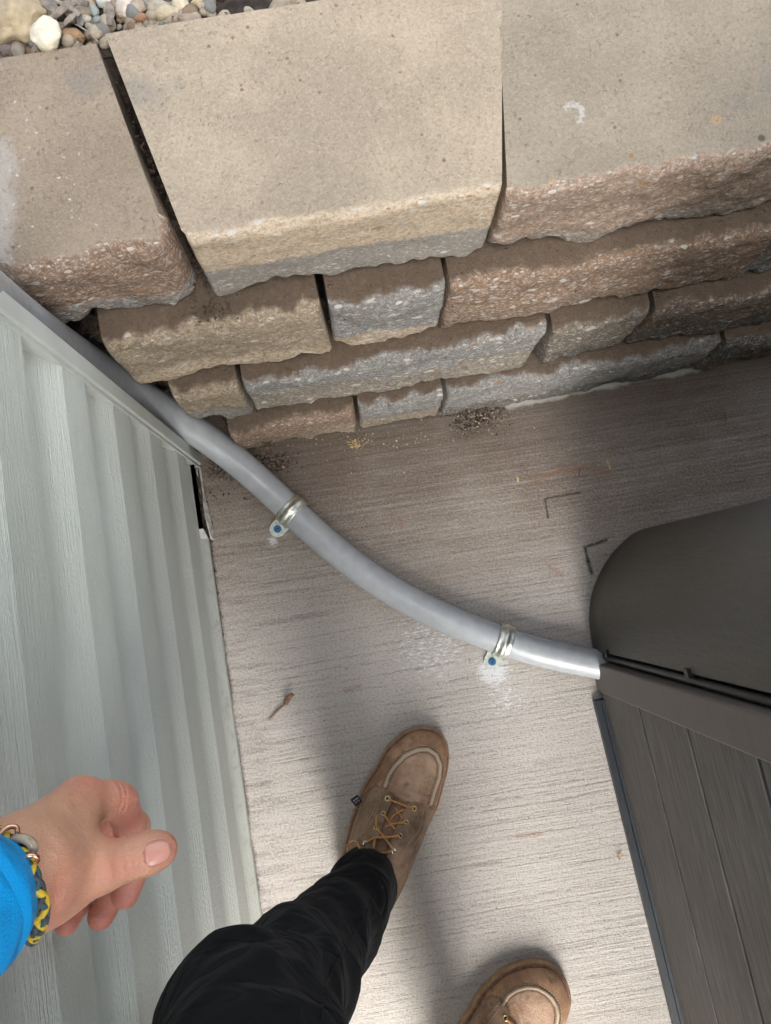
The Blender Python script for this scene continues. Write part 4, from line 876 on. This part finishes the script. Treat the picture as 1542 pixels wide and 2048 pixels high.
def boot(outline, toe, heel, ridge, quarters, plug, label, tongue, extras):
    toe_w, heel_w = up(*toe, .02), up(*heel, .02); ax_ = (toe_w-heel_w); ax_.z = 0; Lb = ax_.length; ax_ = ax_/Lb; pr_ = Vector((ax_.y, -ax_.x, 0))
    n = 260; loop = spline([np.array(up(x, y, .012))[:2] for x, y in outline]+[np.array(up(*outline[0], .012))[:2]], 24); loop = np.array(loop[:-1])
    seg_ = np.linalg.norm(np.roll(loop, -1, 0)-loop, axis=1); cum = np.concatenate([[0], np.cumsum(seg_)]); tt = np.linspace(0, cum[-1], n, endpoint=False)
    LX = np.interp(tt, cum, np.append(loop[:, 0], loop[0, 0])); LY = np.interp(tt, cum, np.append(loop[:, 1], loop[0, 1])); O2 = np.stack([LX, LY], 1)
    A2, H2 = np.array(ax_)[:2], np.array(heel_w)[:2]
    s_ = (O2-H2) @ A2                                     # distance forward of the heel
    lo_, hi_ = .045, Lb-.052; sc_ = np.clip(s_, lo_, hi_)
    # centre line: middle of the outline at each station
    def mid_at(v):
        lat = (O2-H2) @ np.array(pr_)[:2]; w_ = np.abs(s_-v) < .006; L_ = lat[w_]; return (L_.max()+L_.min())/2 if len(L_) else 0
    st = np.linspace(lo_, hi_, 30); md = np.array([mid_at(v) for v in st]); md = np.convolve(np.pad(md, 3, 'edge'), np.ones(7)/7, 'valid')
    Cn = H2+sc_[:, None]*A2+np.interp(sc_, st, md)[:, None]*np.array(pr_)[:2]
    # outsole
    def ring(f, z, inset=0):
        d_ = Cn-O2; l_ = np.linalg.norm(d_, axis=1)[:, None]; return np.concatenate([O2+d_/l_*inset+(Cn-O2)*f, np.full((n, 1), z)], 1)
    def shell(rings, close_top=True):
        V = np.concatenate(rings); m = len(rings); FC = [(k*n+i, k*n+(i+1) % n, (k+1)*n+(i+1) % n, (k+1)*n+i) for k in range(m-1) for i in range(n)]
        FC.append(tuple(range(n))[::-1]); 
        if close_top: FC.append(tuple((m-1)*n+i for i in range(n)))
        return V, FC
    V, FC = shell([ring(0, .0005, .004), ring(0, .002, .001), ring(0, .014, .0), ring(0, .0185, .001), ring(0, .0190, .006)]); so_ = part('sole', V, FC, OUT, None, False, off=(0, 0, 0))
    V, FC = shell([ring(0, .0191, .0030), ring(0, .0200, .0022), ring(0, .0225, .0022), ring(0, .0235, .0030), ring(0, .0236, .014)]); mi_ = part('midsole', V, FC, SOLE, None, False, off=(0, 0, 0))
    # upper
    R_ = np.concatenate([np.linspace(1, .93, 8), np.linspace(.92, .004, 70)]); Hs = np.interp(s_, [0, .05, .10, .14, Lb-.13, Lb-.09, Lb-.05, Lb-.02, Lb], [.11, .125, .128, .115, .078, .060, .050, .044, .040])
    rows = []
    for r in R_:
        d_ = Cn-O2; l_ = np.linalg.norm(d_, axis=1)[:, None]; base = O2+d_/l_*.0050; P2 = Cn+(base-Cn)*r
        cs = (P2-H2) @ A2; hs = np.interp(cs, [0, .05, .10, .14, Lb-.13, Lb-.09, Lb-.05, Lb-.02, Lb], [.115, .128, .130, .118, .082, .064, .054, .047, .043]); p_ = 2.5
        z = .0232+(hs-.0232)*(1-r**p_)**(1/p_)
        rows.append(np.concatenate([P2, z[:, None]], 1))
    V = np.concatenate(rows); m = len(rows); FC = [(k*n+i, k*n+(i+1) % n, (k+1)*n+(i+1) % n, (k+1)*n+i) for k in range(m-1) for i in range(n)]+[tuple((m-1)*n+i for i in range(n))]
    Q = prj(V); dr = polydist(Q, ridge); rid = np.exp(-(dr/3.4)**4); gro = np.exp(-((dr-5.6)/1.5)**2)
    dz = .0020*rid-.0008*gro
    qm = np.zeros(len(V)); sm = .75*gro
    for P in quarters:
        ins = inpoly(Q, P); dq = polydist(Q, P+[P[0]]); sd_ = np.where(ins, dq, -dq); qm = np.maximum(qm, np.clip(sd_/2+.5, 0, 1)); sm = np.maximum(sm, .8*np.exp(-((sd_+1.6)/1.6)**2))
    dz = dz+.0026*qm
    for P in tongue: ins = inpoly(Q, P); dq = polydist(Q, P+[P[0]]); dz = dz-.0035*np.where(ins, np.clip(dq/3, 0, 1), 0); sm = np.maximum(sm, np.where(ins, .45, 0))
    # creases across the vamp
    for P, am in extras.get('crease', []): dc = polydist(Q, P); dz = dz-am*np.exp(-(dc/2.5)**2)+am*.8*np.exp(-((dc-5)/3)**2)
    V = V+np.stack([np.zeros(len(V)), np.zeros(len(V)), dz], 1)
    pm = inpoly(Q, plug).astype(float)
    b_ = part('boot', V, FC, LEA, PERSON, True, {'ridge': rid, 'quarter': qm, 'plug': pm, 'seam': np.clip(sm, 0, 1)}); b_['label'] = label
    for o_ in (so_, mi_):
        for v in o_.data.vertices: v.co -= PL
        o_.parent = b_
    bv = BVHTree.FromPolygons([Vector(v) for v in V.tolist()], FC)
    def on(px, py, lift=0):
        d_ = (RM @ Vector(((px-CX)/F, -(py-CY)/F, -1))).normalized(); h_ = bv.ray_cast(Vector((0, 0, CZ)), d_)
        return (h_[0]+Vector((0, 0, lift)), h_[1]) if h_[0] else (up(px, py, .03), Vector((0, 0, 1)))
    # stitches beside the ridge
    st_ = MB(); 
    for off_ in (-6.0, 5.2):
        R2 = spline([np.array(p, float) for p in ridge], 10); acc = 0; last = None
        for i in range(1, len(R2)-1):
            t_ = (R2[i+1]-R2[i-1]); t_ = t_/np.linalg.norm(t_); nn = np.array([-t_[1], t_[0]]); p = R2[i]+nn*off_; 
            if last is not None: acc += np.linalg.norm(p-last)
            last = p
            if acc > 4.2:
                acc = 0; q0, _ = on(*(p-t_*1.3), .0004); q1, _ = on(*(p+t_*1.3), .0004); st_.tube([q0-PL, (q0+q1)/2-PL+Vector((0, 0, .0003)), q1-PL], .00055, 5)
    for P in extras.get('stitch', []):
        R2 = spline([np.array(p, float) for p in P], 12); acc = 0
        for i in range(1, len(R2)-1):
            acc += np.linalg.norm(R2[i]-R2[i-1]); t_ = (R2[i+1]-R2[i-1]); t_ = t_/np.linalg.norm(t_)
            if acc > 3: acc = 0; q0, _ = on(*(R2[i]-t_*.9), .0004); q1, _ = on(*(R2[i]+t_*.9), .0004); st_.tube([q0-PL, q1-PL], .00045, 5)
    st_.build('stitching', STI, b_, True)
    for (px, py, sz) in extras.get('eyelet', []):
        c, nn = on(px, py, .0006); q = nn.to_track_quat('Z', 'Y'); e_ = MB().tube([c-PL+(q @ Vector((math.cos(a)*.0033*sz, math.sin(a)*.0033*sz, 0))) for a in np.linspace(0, 2*math.pi, 25)], .0011, 8, cap=False).build('eyelet', BRS, b_, True)
        hole = [c-PL+(q @ Vector((math.cos(a)*.0026*sz, math.sin(a)*.0026*sz, .0001))) for a in np.linspace(0, 2*math.pi, 17)[:-1]]; link('eyelet_hole', hole, [tuple(range(16))], DARK, b_)
    for P, lift in extras.get('lace', []):
        pts = spline([np.array(p, float) for p in P], 8); m_ = len(pts); q = [on(x, y, .0014+lift*math.sin(math.pi*i/(m_-1)))[0]-PL for i, (x, y) in enumerate(pts)]
        q = [(q[max(0, i-1)]+q[i]+q[min(m_-1, i+1)])/3 for i in range(m_)]; MB().tube(q, .0017, 7).build('lace', LACE, b_, True)
    for (px, py) in extras.get('hook', []):
        c, nn = on(px, py, .002); MB().tube([c-PL+Vector((math.cos(a)*.0028, math.sin(a)*.0028, .001*math.sin(2*a))) for a in np.linspace(0, 5, 14)], .0013, 7).build('lace_hook', simple('steel_hook', (.7, .7, .68), .25, 1.0), b_, True)
    return b_, on
OL = [(844, 1452), (873, 1459), (891, 1478), (898, 1508), (895, 1541), (887, 1572), (875, 1614), (860, 1644), (840, 1683), (823, 1723), (806, 1760), (785, 1792), (755, 1818), (722, 1824), (695, 1808), (681, 1775), (681, 1735), (688, 1690), (698, 1648), (711, 1611), (724, 1576), (737, 1552), (753, 1529), (770, 1498), (792, 1476), (815, 1459)]
RL = [(770, 1572), (777, 1551), (788, 1533), (809, 1511), (835, 1499), (856, 1498), (873, 1509), (881, 1530), (879, 1556), (870, 1580), (862, 1607)]
QL1 = [(751, 1572), (766, 1578), (786, 1590), (784, 1604), (768, 1640), (755, 1680), (735, 1720), (680, 1760), (660, 1700), (690, 1640), (712, 1610), (735, 1585)]
QL2 = [(815, 1606), (828, 1607), (862, 1618), (882, 1612), (880, 1660), (850, 1720), (790, 1800), (765, 1790), (775, 1700), (790, 1660), (800, 1635)]
TL = [[(788, 1592), (815, 1606), (800, 1635), (785, 1670), (770, 1720), (740, 1720), (757, 1680), (770, 1640)]]
PLG = [(772, 1574), (790, 1536), (811, 1515), (836, 1503), (856, 1502), (870, 1512), (877, 1531), (875, 1556), (866, 1582), (858, 1604), (815, 1604), (788, 1590)]
boot_l, onl = boot(OL, (850, 1452), (722, 1824), RL, [QL1, QL2], PLG, 'left boot, the one set forward, with its laces in full view', TL, dict(
    crease=[([(775, 1562), (810, 1570), (850, 1586), (864, 1592)], .0012), ([(780, 1578), (820, 1590), (858, 1603)], .0008)],
    stitch=[[(742, 1583), (728, 1610), (714, 1618)], [(757, 1582), (750, 1615), (732, 1650), (714, 1675)], [(762, 1583), (755, 1616), (738, 1652), (720, 1672)], [(848, 1618), (838, 1660), (815, 1690), (795, 1735)], [(855, 1622), (846, 1662), (824, 1696)]],
    eyelet=[(775, 1597, 1), (767, 1627, 1), (753, 1655, 1), (828, 1617, 1), (812, 1644, 1), (800, 1671, 1)], hook=[(731, 1686), (787, 1700)],
    lace=[([(775, 1597), (800, 1606), (828, 1617)], .003), ([(767, 1627), (780, 1645), (790, 1658)], .003), ([(812, 1644), (790, 1645), (770, 1653)], .004), ([(800, 1671), (775, 1672), (750, 1673), (731, 1686)], .005),
          ([(753, 1655), (770, 1675), (787, 1700)], .003), ([(753, 1655), (752, 1640), (754, 1630)], .006), ([(787, 1700), (772, 1704), (765, 1704)], .002), ([(750, 1673), (748, 1690), (750, 1705)], .004),
          ([(697, 1705), (694, 1692), (702, 1680), (712, 1678), (718, 1690), (722, 1702)], .008), ([(790, 1615), (800, 1628), (805, 1638)], .001), ([(808, 1618), (790, 1628), (780, 1640)], .001)]))
# small woven tag on the outer side
c_, n_ = onl(716, 1608, .002); tg = MB(); Mt = Matrix.Translation(up(713, 1600, .045)) @ Matrix.Rotation(math.radians(35), 4, 'Z') @ Matrix.Rotation(.25, 4, 'X')
tg.box((-.007, -.0075, 0), (.006, .0065, .0012), Mt); tg_ = tg.build('woven_tag', TAGM, None); 
for v in tg_.data.vertices: v.co -= PL
tg_.parent = boot_l
for k, (yy, cc) in enumerate(((.0022, (.5, .52, .6)), (-.0022, (.5, .25, .3)))):
    b = MB(); 
    for j in range(3): b.box((-.0045+j*.0032, yy-.0012, .00125), (-.0025+j*.0032, yy+.0012, .0015), Mt)
    o = b.build('tag_mark', simple('tag_thread', cc, .7), boot_l); 
    for v in o.data.vertices: v.co -= PL
OR = [(946, 2004), (964, 1977), (981, 1960), (1004, 1940), (1032, 1927), (1061, 1921), (1090, 1923), (1113, 1935), (1131, 1958), (1141, 1989), (1139, 2012), (1131, 2036), (1116, 2070), (1095, 2112), (1068, 2156), (1038, 2200), (1003, 2240), (965, 2266), (925, 2272), (888, 2258), (866, 2228), (864, 2190), (872, 2145), (890, 2095), (920, 2047)]
RR = [(1008, 2004), (1016, 1991), (1032, 1980), (1055, 1974), (1074, 1976), (1090, 1984), (1104, 1996), (1113, 2012), (1116, 2030), (1113, 2052), (1102, 2085)]
QR1 = [(985, 1992), (1000, 1998), (1012, 2010), (1018, 2022), (1010, 2060), (985, 2120), (890, 2130), (910, 2060), (950, 2015)]
QR2 = [(1085, 2085), (1130, 2080), (1100, 2150), (1050, 2150)]
PRG = [(1012, 2006), (1020, 1995), (1036, 1984), (1056, 1979), (1074, 1981), (1088, 1989), (1100, 2000), (1108, 2014), (1111, 2030), (1108, 2052), (1097, 2085), (1060, 2080), (1024, 2030)]
boot(OR, (1075, 1921), (910, 2272), RR, [QR1, QR2], PRG, 'right boot, set back, only its moc toe showing', [], dict(
    crease=[([(1028, 2012), (1040, 2040), (1050, 2070)], .0008)], stitch=[[(1001, 2002), (985, 2022), (965, 2046)], [(1006, 2006), (990, 2028), (972, 2054)]], eyelet=[(1011, 2036, 1)], lace=[([(1011, 2036), (1025, 2046), (1040, 2060)], .003)]))
# ================================================================== UNSEEN BLOCKER ADDED ABOVE THE HOT TUB (shades the far right of the slab and wall)
BLOCKER = tag(empty('shade_blocker', (1.38, -.6, 2.55), -math.radians(12)), 'unseen timber blocker added above the hot tub to shade the right side', 'light blocker')
wd = simple('blocker_timber', (.16, .12, .085), .85, var=.3, scale=20, bump=.002)
for k in range(14): MB().box((-.95+k*.145, -1.5, .09), (-.95+k*.145+.139, 2.2, .118)).build('blocker_board', wd, BLOCKER)
for k in range(6): MB().box((-.95, -1.4+k*.68, -.06), (1.06, -1.36+k*.68, .0895)).build('blocker_joist', wd, BLOCKER)
